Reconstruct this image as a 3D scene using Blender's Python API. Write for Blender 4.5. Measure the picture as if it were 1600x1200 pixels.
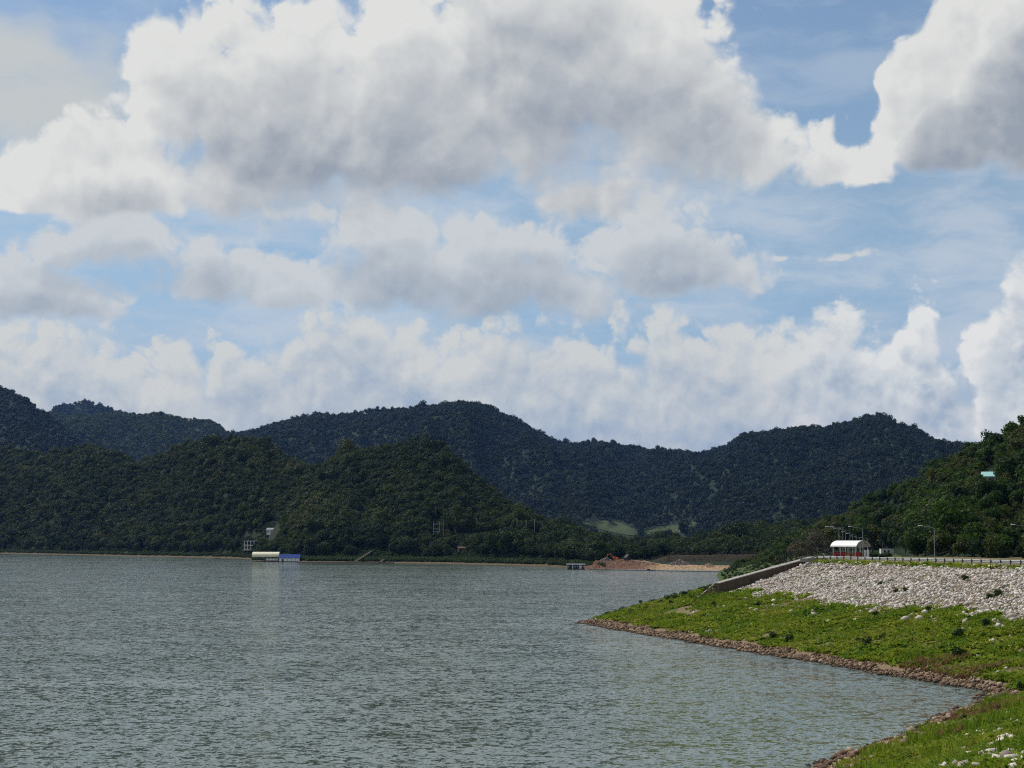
import bpy, bmesh, math, random
import numpy as np
from mathutils import Vector, Matrix

# ------------------------------------------------------------------ scene, camera, sky, sun
for o in list(bpy.data.objects):
    bpy.data.objects.remove(o, do_unlink=True)
scene = bpy.context.scene
COL = scene.collection
R = math.radians
RNG = np.random.default_rng(7)
random.seed(7)

FPX = 2986.0                       # focal length measured in photograph pixels (1600 wide)
CAM_H = 20.0                       # eye height over the lake
PITCH = math.atan(240.0 / FPX)     # horizon lies at y = 840 of 1200

cam_d = bpy.data.cameras.new('camera')
cam = bpy.data.objects.new('camera', cam_d)
COL.objects.link(cam)
cam.location = (0, 0, CAM_H)
cam.rotation_euler = (math.pi / 2 + PITCH, 0, 0)
cam_d.sensor_width = 36.0
cam_d.lens = 36.0 * FPX / 1600.0
cam_d.clip_start = 0.5
cam_d.clip_end = 60000
scene.camera = cam

SUN_EL, SUN_AZ = R(50), R(-46)     # azimuth measured from +Y (view direction), negative = left
sun_dir = Vector((math.sin(SUN_AZ) * math.cos(SUN_EL), math.cos(SUN_AZ) * math.cos(SUN_EL), math.sin(SUN_EL)))
sun_d = bpy.data.lights.new('sun', 'SUN')
sun = bpy.data.objects.new('sun', sun_d)
COL.objects.link(sun)
sun.rotation_euler = sun_dir.to_track_quat('Z', 'Y').to_euler()
sun.location = (0, 0, 900)
sun_d.energy = 4.2
sun_d.angle = R(0.55)
sun_d.color = (1.0, 0.95, 0.87)

scene.view_settings.view_transform = 'Standard'
scene.view_settings.look = 'None'
scene.view_settings.gamma = 1
scene.view_settings.exposure = 0.0
scene.view_settings.use_curve_mapping = False
scene.render.engine = 'CYCLES'
scene.cycles.use_denoising = False      # 128 samples are clean; denoising would smear leaves and ripples
scene.cycles.filter_width = 1.15
scene.cycles.max_bounces = 6
scene.cycles.diffuse_bounces = 3
scene.cycles.glossy_bounces = 3
scene.cycles.transmission_bounces = 3
scene.cycles.transparent_max_bounces = 8
scene.cycles.volume_bounces = 0
scene.cycles.caustics_reflective = False
scene.cycles.caustics_refractive = False
scene.cycles.sample_clamp_indirect = 4.0


def ray(px, py):
    """world direction through a pixel of the 1600 x 1200 photograph"""
    v = Vector(((px - 800) / FPX, 1.0, (600 - py) / FPX))
    c, s = math.cos(PITCH), math.sin(PITCH)
    return Vector((v.x, c - s * v.z, s + c * v.z)).normalized()


def azel(px, py):
    d = ray(px, py)
    return math.degrees(math.atan2(d.x, d.y)), math.degrees(math.asin(d.z))


def at(px, py, dist):
    """point on that ray at a distance along the ground"""
    d = ray(px, py)
    k = dist / math.hypot(d.x, d.y)
    return Vector((d.x * k, d.y * k, CAM_H + d.z * k))


class NT:
    """small helper that writes node graphs"""
    def __init__(s, tree):
        s.t = tree

    def new(s, typ, **kw):
        n = s.t.nodes.new(typ)
        for k, v in kw.items():
            setattr(n, k, v)
        return n

    def put(s, sock, val):
        if isinstance(val, bpy.types.NodeSocket):
            s.t.links.new(val, sock)
        elif val is not None:
            sock.default_value = val

    def m(s, op, a, b=None, c=None, clamp=False):
        n = s.new('ShaderNodeMath', operation=op, use_clamp=clamp)
        for i, v in enumerate((a, b, c)):
            s.put(n.inputs[i], v)
        return n.outputs[0]

    def v(s, op, a, b=None, c=None, out=0):
        n = s.new('ShaderNodeVectorMath', operation=op)
        for i, v in enumerate((a, b, c)):
            if v is not None:
                s.put(n.inputs[i], v)
        return n.outputs[out]

    def comb(s, x, y, z=0.0):
        n = s.new('ShaderNodeCombineXYZ')
        for i, v in enumerate((x, y, z)):
            s.put(n.inputs[i], v)
        return n.outputs[0]

    def sep(s, v):
        n = s.new('ShaderNodeSeparateXYZ')
        s.put(n.inputs[0], v)
        return n.outputs

    def remap(s, x, a, b, c=0.0, d=1.0, mode='SMOOTHSTEP'):
        n = s.new('ShaderNodeMapRange', interpolation_type=mode, clamp=True)
        for nm, v in zip(('Value', 'From Min', 'From Max', 'To Min', 'To Max'), (x, a, b, c, d)):
            s.put(n.inputs[nm], v)
        return n.outputs[0]

    def noise(s, vec, scale, detail=4, rough=0.5, dim='3D', lac=2.0, out='Fac', typ='FBM', distort=0.0):
        n = s.new('ShaderNodeTexNoise', noise_dimensions=dim, noise_type=typ, normalize=True)
        s.put(n.inputs['Vector'], vec)
        for nm, v in (('Scale', scale), ('Detail', detail), ('Roughness', rough), ('Lacunarity', lac), ('Distortion', distort)):
            s.put(n.inputs[nm], v)
        return n.outputs[out]

    def voro(s, vec, scale, detail=0, rough=0.5, dim='3D', feature='F1', out='Distance', rand=1.0):
        n = s.new('ShaderNodeTexVoronoi', voronoi_dimensions=dim, feature=feature, normalize=False)
        s.put(n.inputs['Vector'], vec)
        s.put(n.inputs['Scale'], scale)
        s.put(n.inputs['Detail'], detail)
        s.put(n.inputs['Roughness'], rough)
        s.put(n.inputs['Randomness'], rand)
        return n.outputs[out]

    def mix(s, f, a, b, blend='MIX'):
        n = s.new('ShaderNodeMix', data_type='RGBA', blend_type=blend)
        s.put(n.inputs[0], f)
        for i, v in ((6, a), (7, b)):
            if not isinstance(v, bpy.types.NodeSocket) and len(v) == 3:
                v = (*v, 1.0)
            s.put(n.inputs[i], v)
        return n.outputs[2]

    def ramp(s, f, stops, interp='LINEAR'):
        n = s.new('ShaderNodeValToRGB')
        cr = n.color_ramp
        cr.interpolation = interp
        while len(cr.elements) < len(stops):
            cr.elements.new(0.5)
        for e, (p, c) in zip(cr.elements, sorted(stops, key=lambda q: q[0])):
            e.position = p
            e.color = (*c, 1.0) if len(c) == 3 else c
        s.put(n.inputs[0], f)
        return n.outputs[0]


# ------------------------------------------------------------------ sky with cumulus clouds
world = bpy.data.worlds.new('World')
scene.world = world
world.use_nodes = True
world.cycles.sampling_method = 'MANUAL'
world.cycles.sample_map_resolution = 512
wt = world.node_tree
wt.nodes.clear()
W = NT(wt)
geo_dir = W.new('ShaderNodeTexCoord').outputs['Generated']
dx, dy, dz = W.sep(geo_dir)
DEG = 180 / math.pi
az = W.m('MULTIPLY', W.m('ARCTAN2', dx, dy), DEG)
el = W.m('MULTIPLY', W.m('ARCSINE', dz), DEG)
P0 = W.comb(az, el, 0.0)
# domain warp shared by every cloud layer
warp = W.noise(P0, 0.30, 3, 0.55, '2D', out='Color')
warp = W.v('MULTIPLY', W.v('SUBTRACT', warp, (0.5, 0.5, 0.5)), (2.2, 1.0, 0.0))
P1 = W.v('ADD', P0, warp)
LSUN = (-0.42, 1.0)      # on the sky the sun stands up and to the left


def cloud_field(lobes, vec, generic):
    """smooth union of flat-based cumulus bodies, measured in degrees on the sky; > 0 inside"""
    f = generic
    for (px, py, rx, up, dn, pw) in lobes:
        a, e = azel(px, py)
        q = 0.01918
        sx, su = 1 / (rx * q), 1 / (up * q)
        V = W.v('MULTIPLY_ADD', vec, (sx, su, 0), (-a * sx, -e * su, 0))
        V = W.v('MAXIMUM', V, W.v('MULTIPLY', V, (-1.0, -up / dn, 0)))
        L = W.v('LENGTH', V, out=1)
        d = W.m('MULTIPLY_ADD', L, -max(pw, 0.85), pw)
        f = W.m('SMOOTH_MAX', f, d, 0.22)
    return f


def outside(amount, scale, seed, lo):
    """the same kind of cumulus field for the sky beyond the frame"""
    n = W.noise(W.v('ADD', P0, (seed, seed * 1.7, 0)), scale, 2, 0.5, '2D')
    body = W.m('MULTIPLY_ADD', n, amount, -amount * lo)
    side = W.remap(W.m('ABSOLUTE', az), 16.5, 22.0)
    top = W.remap(el, 16.5, 21.0)
    return W.m('ADD', W.m('MULTIPLY_ADD', W.m('MAXIMUM', side, top), 3.0, -3.0), body)


def layer(lobes, generic, nscale, amp, edge, dlt, kshade, lit, shaded, seed, vor=0.6, relief=1.0, bias=0.0, lowamp=0.6):
    Pn = W.v('ADD', P0, (seed, seed * 0.37, 0))

    def billow(vec, oct_n, oct_v):
        """cauliflower relief: fractal noise and rounded cells at falling sizes"""
        wn = W.noise(vec, nscale, oct_n, 0.60, '2D', out='Color')
        wv = W.v('MULTIPLY_ADD', wn, (0.62 / nscale, 0.62 / nscale, 0), vec)
        c = W.voro(wv, nscale * 1.7, oct_v, 0.56, '2D', 'F1')
        return W.m('MULTIPLY_ADD', W.m('SUBTRACT', 0.5, c), vor, W.m('SUBTRACT', W.sep(wn)[0], 0.5))
    det = billow(Pn, 6, 2.6)
    ds = 0.16 / nscale
    det2 = billow(W.v('ADD', Pn, (LSUN[0] * ds, LSUN[1] * ds, 0)), 4, 2.0)
    low = W.m('SUBTRACT', W.noise(W.v('ADD', Pn, (LSUN[0] * dlt * 0.4, LSUN[1] * dlt * 0.4, 0)), nscale * 0.8, 1.5, 0.5, '2D'), 0.5)
    F = cloud_field(lobes, P1, generic)
    Fo = cloud_field(lobes, W.v('ADD', P1, (LSUN[0] * dlt, LSUN[1] * dlt, 0)), generic)
    dens = W.m('ADD', W.m('MULTIPLY_ADD', det, amp, F), bias)
    # light left after crossing the cloud towards the sun
    thick = W.m('MAXIMUM', W.m('MULTIPLY_ADD', low, lowamp, W.m('ADD', Fo, 0.10)), 0.0)
    thru = W.m('EXPONENT', W.m('MULTIPLY', thick, -kshade))
    alpha = W.remap(dens, -0.03, W.m('MULTIPLY_ADD', thru, -0.72 * edge, edge))
    rel = W.m('MULTIPLY', W.m('SUBTRACT', det, det2), relief)
    rim = W.remap(dens, 0.0, 0.8, 0.14, -0.05, 'LINEAR')
    sh = W.m('ADD', W.m('ADD', thru, rim), rel, clamp=True)
    return alpha, W.mix(sh, shaded, lit)


UP = [(300, 130, 110, 125, 150, 1.0), (440, 215, 215, 210, 135, 1.4), (640, 205, 210, 235, 140, 1.4), (850, 120, 230, 230, 180, 1.3),
      (1040, 170, 172, 190, 135, 1.3), (1190, 240, 95, 115, 60, 0.8), (1330, 268, 120, 44, 40, 0.62),
      (1475, 185, 110, 125, 95, 3.2), (1640, 150, 200, 210, 125, 4.2), (150, 300, 180, 112, 42, 1.5), (925, 305, 110, 60, 58, 0.7)]
MID = [(50, 480, 175, 76, 30, 1.0), (165, 385, 130, 62, 40, 0.8), (320, 446, 85, 84, 32, 0.9), (455, 458, 95, 52, 28, 0.8),
       (530, 360, 100, 44, 60, 0.6), (610, 440, 125, 110, 50, 1.0), (760, 450, 150, 110, 50, 1.0), (1030, 438, 140, 118, 28, 1.1), (880, 460, 130, 50, 40, 0.7),
       (1000, 476, 60, 14, 10, 0.3), (1295, 400, 110, 16, 12, 0.22), (1205, 402, 70, 12, 9, 0.16)]
BANK = [(60, 640, 360, 150, 200, 1.0), (560, 640, 210, 172, 200, 1.3), (860, 660, 330, 180, 200, 1.2), (1300, 640, 150, 182, 200, 1.2),
        (1450, 620, 66, 176, 200, 1.3), (1620, 610, 105, 205, 200, 1.5), (1110, 640, 170, 150, 200, 1.2), (380, 640, 150, 118, 200, 1.0)]
sky = W.new('ShaderNodeTexSky', sky_type='NISHITA')
sky.sun_disc = False
sky.sun_elevation = SUN_EL
sky.sun_rotation = SUN_AZ
sky.air_density = 1.1
sky.dust_density = 0.35
sky.ozone_density = 3.0
bg_sky = W.new('ShaderNodeBackground')
W.put(bg_sky.inputs[0], sky.outputs[0])
bg_sky.inputs[1].default_value = 0.085

above = W.remap(el, -0.5, 1.0)
# thin veil of high cloud
cir = W.noise(W.v('MULTIPLY', P1, (0.16, 0.55, 0)), 1.0, 5, 0.6, '2D')
veil = W.m('MULTIPLY', W.remap(cir, 0.34, 0.68, 0.0, 0.72), W.remap(el, 13.0, 8.5, 0.5, 1.0))
aV = (W.m('MULTIPLY', veil, above), (0.56, 0.62, 0.69, 1))
veilL = cloud_field([(60, 140, 230, 120, 130, 1.0)], W.v('MULTIPLY_ADD', warp, (1.2, 1.2, 0), P1), -3.0)
aL = (W.m('MULTIPLY', W.remap(veilL, -0.05, 0.6, 0.0, 1.0), W.remap(cir, 0.2, 0.6, 0.62, 0.95)), (0.565, 0.59, 0.585, 1))
lowhaze = (W.m('MULTIPLY', W.remap(el, 10.0, 0.5, 0.0, 0.9, 'LINEAR'), above), W.mix(W.remap(el, 7.0, 0.5), (0.17, 0.35, 0.68), (0.39, 0.52, 0.70)))
aB, cB = layer(BANK, outside(3.2, 0.16, 11, 0.40), 0.42, 0.85, 0.8, 0.9, 1.0, W.mix(W.remap(az, 6.0, 12.0), (0.67, 0.675, 0.645), (0.84, 0.83, 0.79)), (0.36, 0.44, 0.545), 31.0, 0.6, 1.0, 0.12, 1.2)
belowB = W.remap(el, 9.0, 7.0)
aB = W.m('MULTIPLY', W.m('MULTIPLY', aB, above), W.m('MULTIPLY', belowB, 0.88))
aM, cM = layer(MID, -3.0, 0.42, 0.75, 0.9, 0.95, 1.7, (0.61, 0.64, 0.66), (0.335, 0.395, 0.47), 7.0, 0.65, 0.45, 0.26, 0.4)
aU, cU = layer(UP, outside(4.0, 0.085, 3, 0.47), 0.27, 0.85, 0.8, 1.7, 1.15, (0.755, 0.76, 0.735), (0.32, 0.36, 0.42), 17.0, 0.65, 0.55, 0.24, 0.45)

# pale haze bank that fills the gaps low over the ridges
hzn = W.noise(W.v('MULTIPLY', P1, (0.22, 0.45, 0)), 1.0, 5, 0.58, '2D')
hb = W.m('MULTIPLY', W.remap(W.m('MULTIPLY_ADD', hzn, 5.0, W.m('MULTIPLY', el, -1.0)), -4.2, -0.6), above)
haze_bank = (W.m('MULTIPLY', hb, 0.88), W.mix(W.remap(hzn, 0.42, 0.66), (0.42, 0.50, 0.60), (0.60, 0.625, 0.63)))
out = bg_sky.outputs[0]
for a, c in (lowhaze, aV, aL, haze_bank, (aB, cB), (aM, cM), (aU, cU)):
    bg = W.new('ShaderNodeBackground')
    W.put(bg.inputs[0], c)
    bg.inputs[1].default_value = 1.0
    mx = W.new('ShaderNodeMixShader')
    W.put(mx.inputs[0], a)
    W.t.links.new(out, mx.inputs[1])
    W.t.links.new(bg.outputs[0], mx.inputs[2])
    out = mx.outputs[0]
W.t.links.new(out, W.new('ShaderNodeOutputWorld').inputs[0])


# ------------------------------------------------------------------ mesh helpers
def link(o, parent=None):
    COL.objects.link(o)
    if parent is not None:
        o.parent = parent
    return o


def mesh_np(name, V, F, mat, smooth=False):
    """mesh data from arrays: V (n,3), F (m,k)"""
    V = np.ascontiguousarray(V, np.float32)
    F = np.ascontiguousarray(F, np.int32)
    me = bpy.data.meshes.new(name)
    k = F.shape[1]
    me.vertices.add(len(V))
    me.vertices.foreach_set('co', V.ravel())
    me.loops.add(F.size)
    me.loops.foreach_set('vertex_index', F.ravel())
    me.polygons.add(len(F))
    me.polygons.foreach_set('loop_start', np.arange(0, F.size, k, dtype=np.int32))
    me.polygons.foreach_set('loop_total', np.full(len(F), k, np.int32))
    if smooth:
        me.polygons.foreach_set('use_smooth', np.ones(len(F), bool))
    me.update(calc_edges=True)
    me.validate()
    if mat is not None:
        me.materials.append(mat)
    return me


def obj_np(name, V, F, mat, parent=None, smooth=False):
    return link(bpy.data.objects.new(name, mesh_np(name, V, F, mat, smooth)), parent)


def tag(o, label=None, cat=None, group=None, kind=None):
    for k, v in (('label', label), ('category', cat), ('group', group), ('kind', kind)):
        if v:
            o[k] = v
    return o


def empty(name, loc, rz=0.0):
    o = bpy.data.objects.new(name, None)
    o.location = loc
    o.rotation_euler = (0, 0, rz)
    o.empty_display_size = 0.5
    return link(o)


class MB:
    """collects simple solids; build() links them as one mesh object"""
    def __init__(s):
        s.v, s.f = [], []

    def add(s, verts, faces):
        o = len(s.v)
        s.v += [tuple(p) for p in verts]
        s.f += [tuple(i + o for i in f) for f in faces]
        return s

    def box(s, c, size, rz=0.0, tilt=None):
        x, y, z = (q / 2 for q in size)
        M = Matrix.Rotation(rz, 3, 'Z')
        if tilt:
            M = M @ Matrix.Rotation(tilt[1], 3, tilt[0])
        P = [Vector(c) + M @ Vector(p) for p in ((-x, -y, -z), (x, -y, -z), (x, y, -z), (-x, y, -z), (-x, -y, z), (x, -y, z), (x, y, z), (-x, y, z))]
        return s.add(P, [(0, 3, 2, 1), (4, 5, 6, 7), (0, 1, 5, 4), (1, 2, 6, 5), (2, 3, 7, 6), (3, 0, 4, 7)])

    def tube(s, pts, radii, n=8, caps=True):
        pts = [Vector(p) for p in pts]
        if not isinstance(radii, (list, tuple)):
            radii = [radii] * len(pts)
        rings = []
        for i, p in enumerate(pts):
            t = (pts[min(i + 1, len(pts) - 1)] - pts[max(i - 1, 0)]).normalized()
            a = t.cross(Vector((0, 0, 1)) if abs(t.z) < 0.9 else Vector((1, 0, 0))).normalized()
            b = t.cross(a)
            rings.append([p + (a * math.cos(q) + b * math.sin(q)) * radii[i] for q in (2 * math.pi * k / n for k in range(n))])
        V = [q for r in rings for q in r]
        F = []
        for i in range(len(pts) - 1):
            for k in range(n):
                F.append((i * n + k, i * n + (k + 1) % n, (i + 1) * n + (k + 1) % n, (i + 1) * n + k))
        if caps:
            F.append(tuple(range(n - 1, -1, -1)))
            F.append(tuple(range((len(pts) - 1) * n, len(pts) * n)))
        return s.add(V, F)

    def prism(s, poly, a, b):
        """closed outline (list of 3-vectors) swept from offset a to offset b"""
        n = len(poly)
        a, b = Vector(a), Vector(b)
        V = [Vector(p) + a for p in poly] + [Vector(p) + b for p in poly]
        F = [tuple(range(n)), tuple(range(2 * n - 1, n - 1, -1))]
        F += [((i + 1) % n, i, n + i, n + (i + 1) % n) for i in range(n)]
        return s.add(V, F)

    def build(s, name, mat, parent=None, bevel=0.0, smooth=False):
        me = bpy.data.meshes.new(name)
        me.from_pydata([tuple(p) for p in s.v], [], s.f)
        bm = bmesh.new()
        bm.from_mesh(me)
        bmesh.ops.recalc_face_normals(bm, faces=bm.faces)
        if bevel:
            bmesh.ops.bevel(bm, geom=list(bm.edges), offset=bevel, segments=1, affect='EDGES')
        if smooth:
            for f in bm.faces:
                f.smooth = True
        bm.to_mesh(me)
        bm.free()
        me.materials.append(mat)
        return link(bpy.data.objects.new(name, me), parent)


# ------------------------------------------------------------------ numpy noise
_perm = np.random.default_rng(99).random((256, 256))


def vnoise(x, y):
    x = np.asarray(x, float)
    y = np.asarray(y, float)
    xi, yi = np.floor(x).astype(int), np.floor(y).astype(int)
    fx, fy = x - xi, y - yi
    fx, fy = fx * fx * (3 - 2 * fx), fy * fy * (3 - 2 * fy)
    g = lambda a, b: _perm[a & 255, b & 255]
    return (g(xi, yi) * (1 - fx) + g(xi + 1, yi) * fx) * (1 - fy) + (g(xi, yi + 1) * (1 - fx) + g(xi + 1, yi + 1) * fx) * fy


def fbm(x, y, o=4, r=0.5):
    s, a, t = 0, 1.0, 0
    for i in range(o):
        s = s + a * (vnoise(x * 2 ** i + 17.3 * i, y * 2 ** i + 5.1 * i) - 0.5)
        t += a
        a *= r
    return s / t


def sstep(a, b, x):
    t = np.clip((np.asarray(x, float) - a) / (b - a), 0, 1)
    return t * t * (3 - 2 * t)


# ------------------------------------------------------------------ materials
MATS = {}


def material(name, build):
    if name in MATS:
        return MATS[name]
    m = bpy.data.materials.new(name)
    m.use_nodes = True
    m.node_tree.nodes.clear()
    T = NT(m.node_tree)
    out = T.new('ShaderNodeOutputMaterial')
    build(T, out)
    MATS[name] = m
    return m


def principled(T, out, color, rough=0.6, spec=0.3, metal=0.0, bump=None, bstr=0.4, bdist=0.05):
    b = T.new('ShaderNodeBsdfPrincipled')
    T.put(b.inputs['Base Color'], color if isinstance(color, bpy.types.NodeSocket) else (*color[:3], 1.0))
    T.put(b.inputs['Roughness'], rough)
    T.put(b.inputs['Specular IOR Level'], spec)
    T.put(b.inputs['Metallic'], metal)
    if bump is not None:
        n = T.new('ShaderNodeBump')
        n.inputs['Strength'].default_value = bstr
        n.inputs['Distance'].default_value = bdist
        T.put(n.inputs['Height'], bump)
        T.put(b.inputs['Normal'], n.outputs[0])
    T.put(out.inputs[0], b.outputs[0])
    return b


def paint(name, col, rough=0.5, spec=0.4, wear=0.12, scale=3.0, metal=0.0, dirt=(0.16, 0.13, 0.10)):
    """painted or plain surface with slight stains and tone shifts"""
    def f(T, out):
        p = T.new('ShaderNodeTexCoord').outputs['Object']
        n = T.noise(p, scale, 5, 0.6)
        n2 = T.noise(p, scale * 7, 3, 0.5)
        c = T.mix(T.remap(n, 0.48, 0.80, 0.0, wear * 2.2), col, dirt)
        c = T.mix(T.remap(n2, 0.3, 0.8, 0.0, wear), c, [q * 0.75 for q in col])
        principled(T, out, c, rough, spec, metal, n2, 0.15, 0.01)
    return material(name, f)


def leaf_mat(name, stops, transl=0.3, loc_scale=0.02, shade_var=0.35):
    """foliage: colour differs from plant to plant and from stand to stand"""
    def f(T, out):
        oi = T.new('ShaderNodeObjectInfo')
        n = T.noise(oi.outputs['Location'], loc_scale, 3, 0.6)
        g = T.new('ShaderNodeNewGeometry').outputs['Random Per Island']
        k = T.m('ADD', T.m('MULTIPLY', oi.outputs['Random'], 0.55), T.m('MULTIPLY_ADD', n, 1.5, -0.52))
        c = T.ramp(T.m('ADD', k, 0.0, clamp=True), stops)
        hs = T.new('ShaderNodeHueSaturation')
        T.put(hs.inputs['Color'], c)
        T.put(hs.inputs['Value'], T.m('MULTIPLY_ADD', g, 2 * shade_var, 1 - shade_var))
        d = T.new('ShaderNodeBsdfPrincipled')
        T.put(d.inputs['Base Color'], hs.outputs[0])
        d.inputs['Roughness'].default_value = 0.62
        d.inputs['Specular IOR Level'].default_value = 0.08
        t = T.new('ShaderNodeBsdfTranslucent')
        T.put(t.inputs[0], hs.outputs[0])
        mx = T.new('ShaderNodeMixShader')
        mx.inputs[0].default_value = transl
        T.t.links.new(d.outputs[0], mx.inputs[1])
        T.t.links.new(t.outputs[0], mx.inputs[2])
        T.put(out.inputs[0], mx.outputs[0])
    return material(name, f)


def bark_f(T, out):
    p = T.new('ShaderNodeTexCoord').outputs['Object']
    n = T.noise(T.v('MULTIPLY', p, (6, 6, 1.5)), 3, 4)
    principled(T, out, T.ramp(n, [(0.3, (0.05, 0.04, 0.03)), (0.7, (0.17, 0.14, 0.11))]), 0.9, 0.1, 0, n, 0.6, 0.03)


M_bark = material('bark', bark_f)
M_leaf_right = [leaf_mat('leaf_dark', [(0.0, (0.012, 0.028, 0.007)), (0.5, (0.022, 0.046, 0.009)), (1.0, (0.034, 0.062, 0.011))], 0.3, 0.03),
                leaf_mat('leaf_green', [(0.0, (0.026, 0.058, 0.008)), (0.5, (0.044, 0.085, 0.011)), (1.0, (0.066, 0.105, 0.014))], 0.35, 0.03),
                leaf_mat('leaf_olive', [(0.0, (0.040, 0.058, 0.011)), (0.5, (0.060, 0.074, 0.015)), (1.0, (0.076, 0.080, 0.022))], 0.3, 0.03)]
M_leaf_near_shaded = leaf_mat('leaf_lake_shaded', [(0.0, (0.008, 0.018, 0.003)), (0.3, (0.014, 0.031, 0.004)), (0.6, (0.027, 0.048, 0.006)), (0.8, (0.048, 0.064, 0.009)), (1.0, (0.070, 0.072, 0.015))], 0.2, 0.008)  # leaf colours darkened to stand in for cloud shadow on the lake hills
M_leaf_far = leaf_mat('leaf_ridge', [(0.0, (0.006, 0.015, 0.007)), (0.5, (0.012, 0.026, 0.010)), (1.0, (0.025, 0.040, 0.014))], 0.2, 0.004)
M_leaf_pale = leaf_mat('leaf_pale', [(0.0, (0.038, 0.046, 0.014)), (0.5, (0.058, 0.062, 0.018)), (1.0, (0.078, 0.072, 0.026))], 0.25, 0.05)
M_leaf_dry = leaf_mat('leaf_dry', [(0.0, (0.055, 0.050, 0.034)), (0.5, (0.080, 0.068, 0.045)), (1.0, (0.10, 0.09, 0.05))], 0.2, 0.05)
M_leaf_bush = leaf_mat('leaf_bush', [(0.0, (0.016, 0.036, 0.008)), (0.5, (0.030, 0.058, 0.010)), (1.0, (0.050, 0.082, 0.014))], 0.25, 0.1)
M_grass = leaf_mat('grass_leaf', [(0.0, (0.048, 0.105, 0.008)), (0.3, (0.110, 0.185, 0.011)), (0.6, (0.185, 0.240, 0.016)), (1.0, (0.250, 0.235, 0.045))], 0.42, 0.09, 0.3)
M_grass_dry = leaf_mat('grass_dry', [(0.0, (0.14, 0.085, 0.035)), (0.5, (0.20, 0.125, 0.05)), (1.0, (0.22, 0.17, 0.07))], 0.3, 0.1)


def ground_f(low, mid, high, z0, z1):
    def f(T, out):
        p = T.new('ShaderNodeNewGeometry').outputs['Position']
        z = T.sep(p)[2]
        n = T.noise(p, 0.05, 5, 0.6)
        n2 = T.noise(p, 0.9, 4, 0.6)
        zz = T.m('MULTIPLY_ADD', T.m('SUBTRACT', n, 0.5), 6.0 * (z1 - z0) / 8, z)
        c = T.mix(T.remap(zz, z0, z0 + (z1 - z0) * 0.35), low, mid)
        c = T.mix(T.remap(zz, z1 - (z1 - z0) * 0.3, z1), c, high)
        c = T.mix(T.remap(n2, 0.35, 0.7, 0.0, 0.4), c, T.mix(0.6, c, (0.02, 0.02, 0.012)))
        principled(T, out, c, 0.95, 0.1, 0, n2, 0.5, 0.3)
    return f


M_floor_lake = material('shore_ground', ground_f((0.11, 0.08, 0.048), (0.045, 0.045, 0.018), (0.014, 0.022, 0.008), 0.2, 5.0))
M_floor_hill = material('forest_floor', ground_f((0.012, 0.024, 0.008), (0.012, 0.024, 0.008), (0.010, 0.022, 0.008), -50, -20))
M_plain = material('meadow', ground_f((0.045, 0.075, 0.015), (0.055, 0.080, 0.018), (0.060, 0.080, 0.020), 0, 16))
M_field = material('field_ground', ground_f((0.055, 0.072, 0.026), (0.05, 0.068, 0.024), (0.045, 0.062, 0.022), -50, -20))
M_ground = material('ground_far', ground_f((0.05, 0.06, 0.025), (0.05, 0.06, 0.025), (0.04, 0.05, 0.02), -50, -20))


# ------------------------------------------------------------------ embankment terrain (metres, camera over the origin)
SHORE = np.array([(-90, -80), (-40, 30), (-4, 105), (12, 138), (27.6, 168), (45, 208), (60, 243), (63.5, 251), (60.5, 262), (51, 300), (39, 352), (27.5, 403), (18.5, 443), (16, 452), (18, 461),
                  (23, 485), (31, 520), (46, 590), (62, 655), (82, 760), (97, 900), (112, 1050), (128, 1180), (150, 1260), (800, 1320), (800, -80)], float)
SLOPE = 0.263


def shore_dist(x, y):
    """distance to the shoreline, positive on land"""
    x = np.asarray(x, float)
    y = np.asarray(y, float)
    d2 = np.full(x.shape, 1e12)
    inside = np.zeros(x.shape, bool)
    n = len(SHORE)
    for i in range(n):
        ax, ay = SHORE[i]
        bx, by = SHORE[(i + 1) % n]
        ex, ey = bx - ax, by - ay
        t = np.clip(((x - ax) * ex + (y - ay) * ey) / (ex * ex + ey * ey), 0, 1)
        d2 = np.minimum(d2, (x - ax - t * ex) ** 2 + (y - ay - t * ey) ** 2)
        c = (ay > y) != (by > y)
        with np.errstate(divide='ignore', invalid='ignore'):
            inside ^= c & (x < (bx - ax) * (y - ay) / ((by - ay) if by != ay else 1e-9) + ax)
    return np.where(inside, 1, -1) * np.sqrt(d2)


def emb_z(x, y, detail=True):
    x = np.asarray(x, float)
    y = np.asarray(y, float)
    d = shore_dist(x, y)
    wob = fbm(x * 0.11, y * 0.11, 3) * 2.4 + fbm(x * 0.035, y * 0.035, 2) * 3.0
    d = d + wob * sstep(0, 2, 14 - np.abs(d - 2)) * 0.8
    cap = 15 + 3.3 * sstep(70, 15, np.hypot(x, y)) - 2.8 * sstep(490, 720, y)
    z = SLOPE * d
    k = 0.9
    z = np.where(z > cap - k, cap - k + k * np.tanh((z - cap + k) / k), z)
    z = np.where(d < 0, d * 0.22, z)
    if detail:
        z = z + (fbm(x * 0.35, y * 0.35, 3) * 0.55 + fbm(x * 0.08, y * 0.08, 2) * 0.9) * sstep(0.3, 4, d) * sstep(14.8, 13.0, z)
    return z


def emb_hit(px, py, r0=95.0, r1=1150.0):
    """where the ray through a photograph pixel meets the embankment"""
    d = ray(px, py)
    h = math.hypot(d.x, d.y)
    r = np.arange(r0, r1, 0.5)
    x, y, z = d.x / h * r, d.y / h * r, CAM_H + d.z / h * r
    g = np.maximum(emb_z(x, y), 0.0)
    i = int(np.argmax(z <= g))
    return Vector((x[i], y[i], g[i]))


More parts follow.
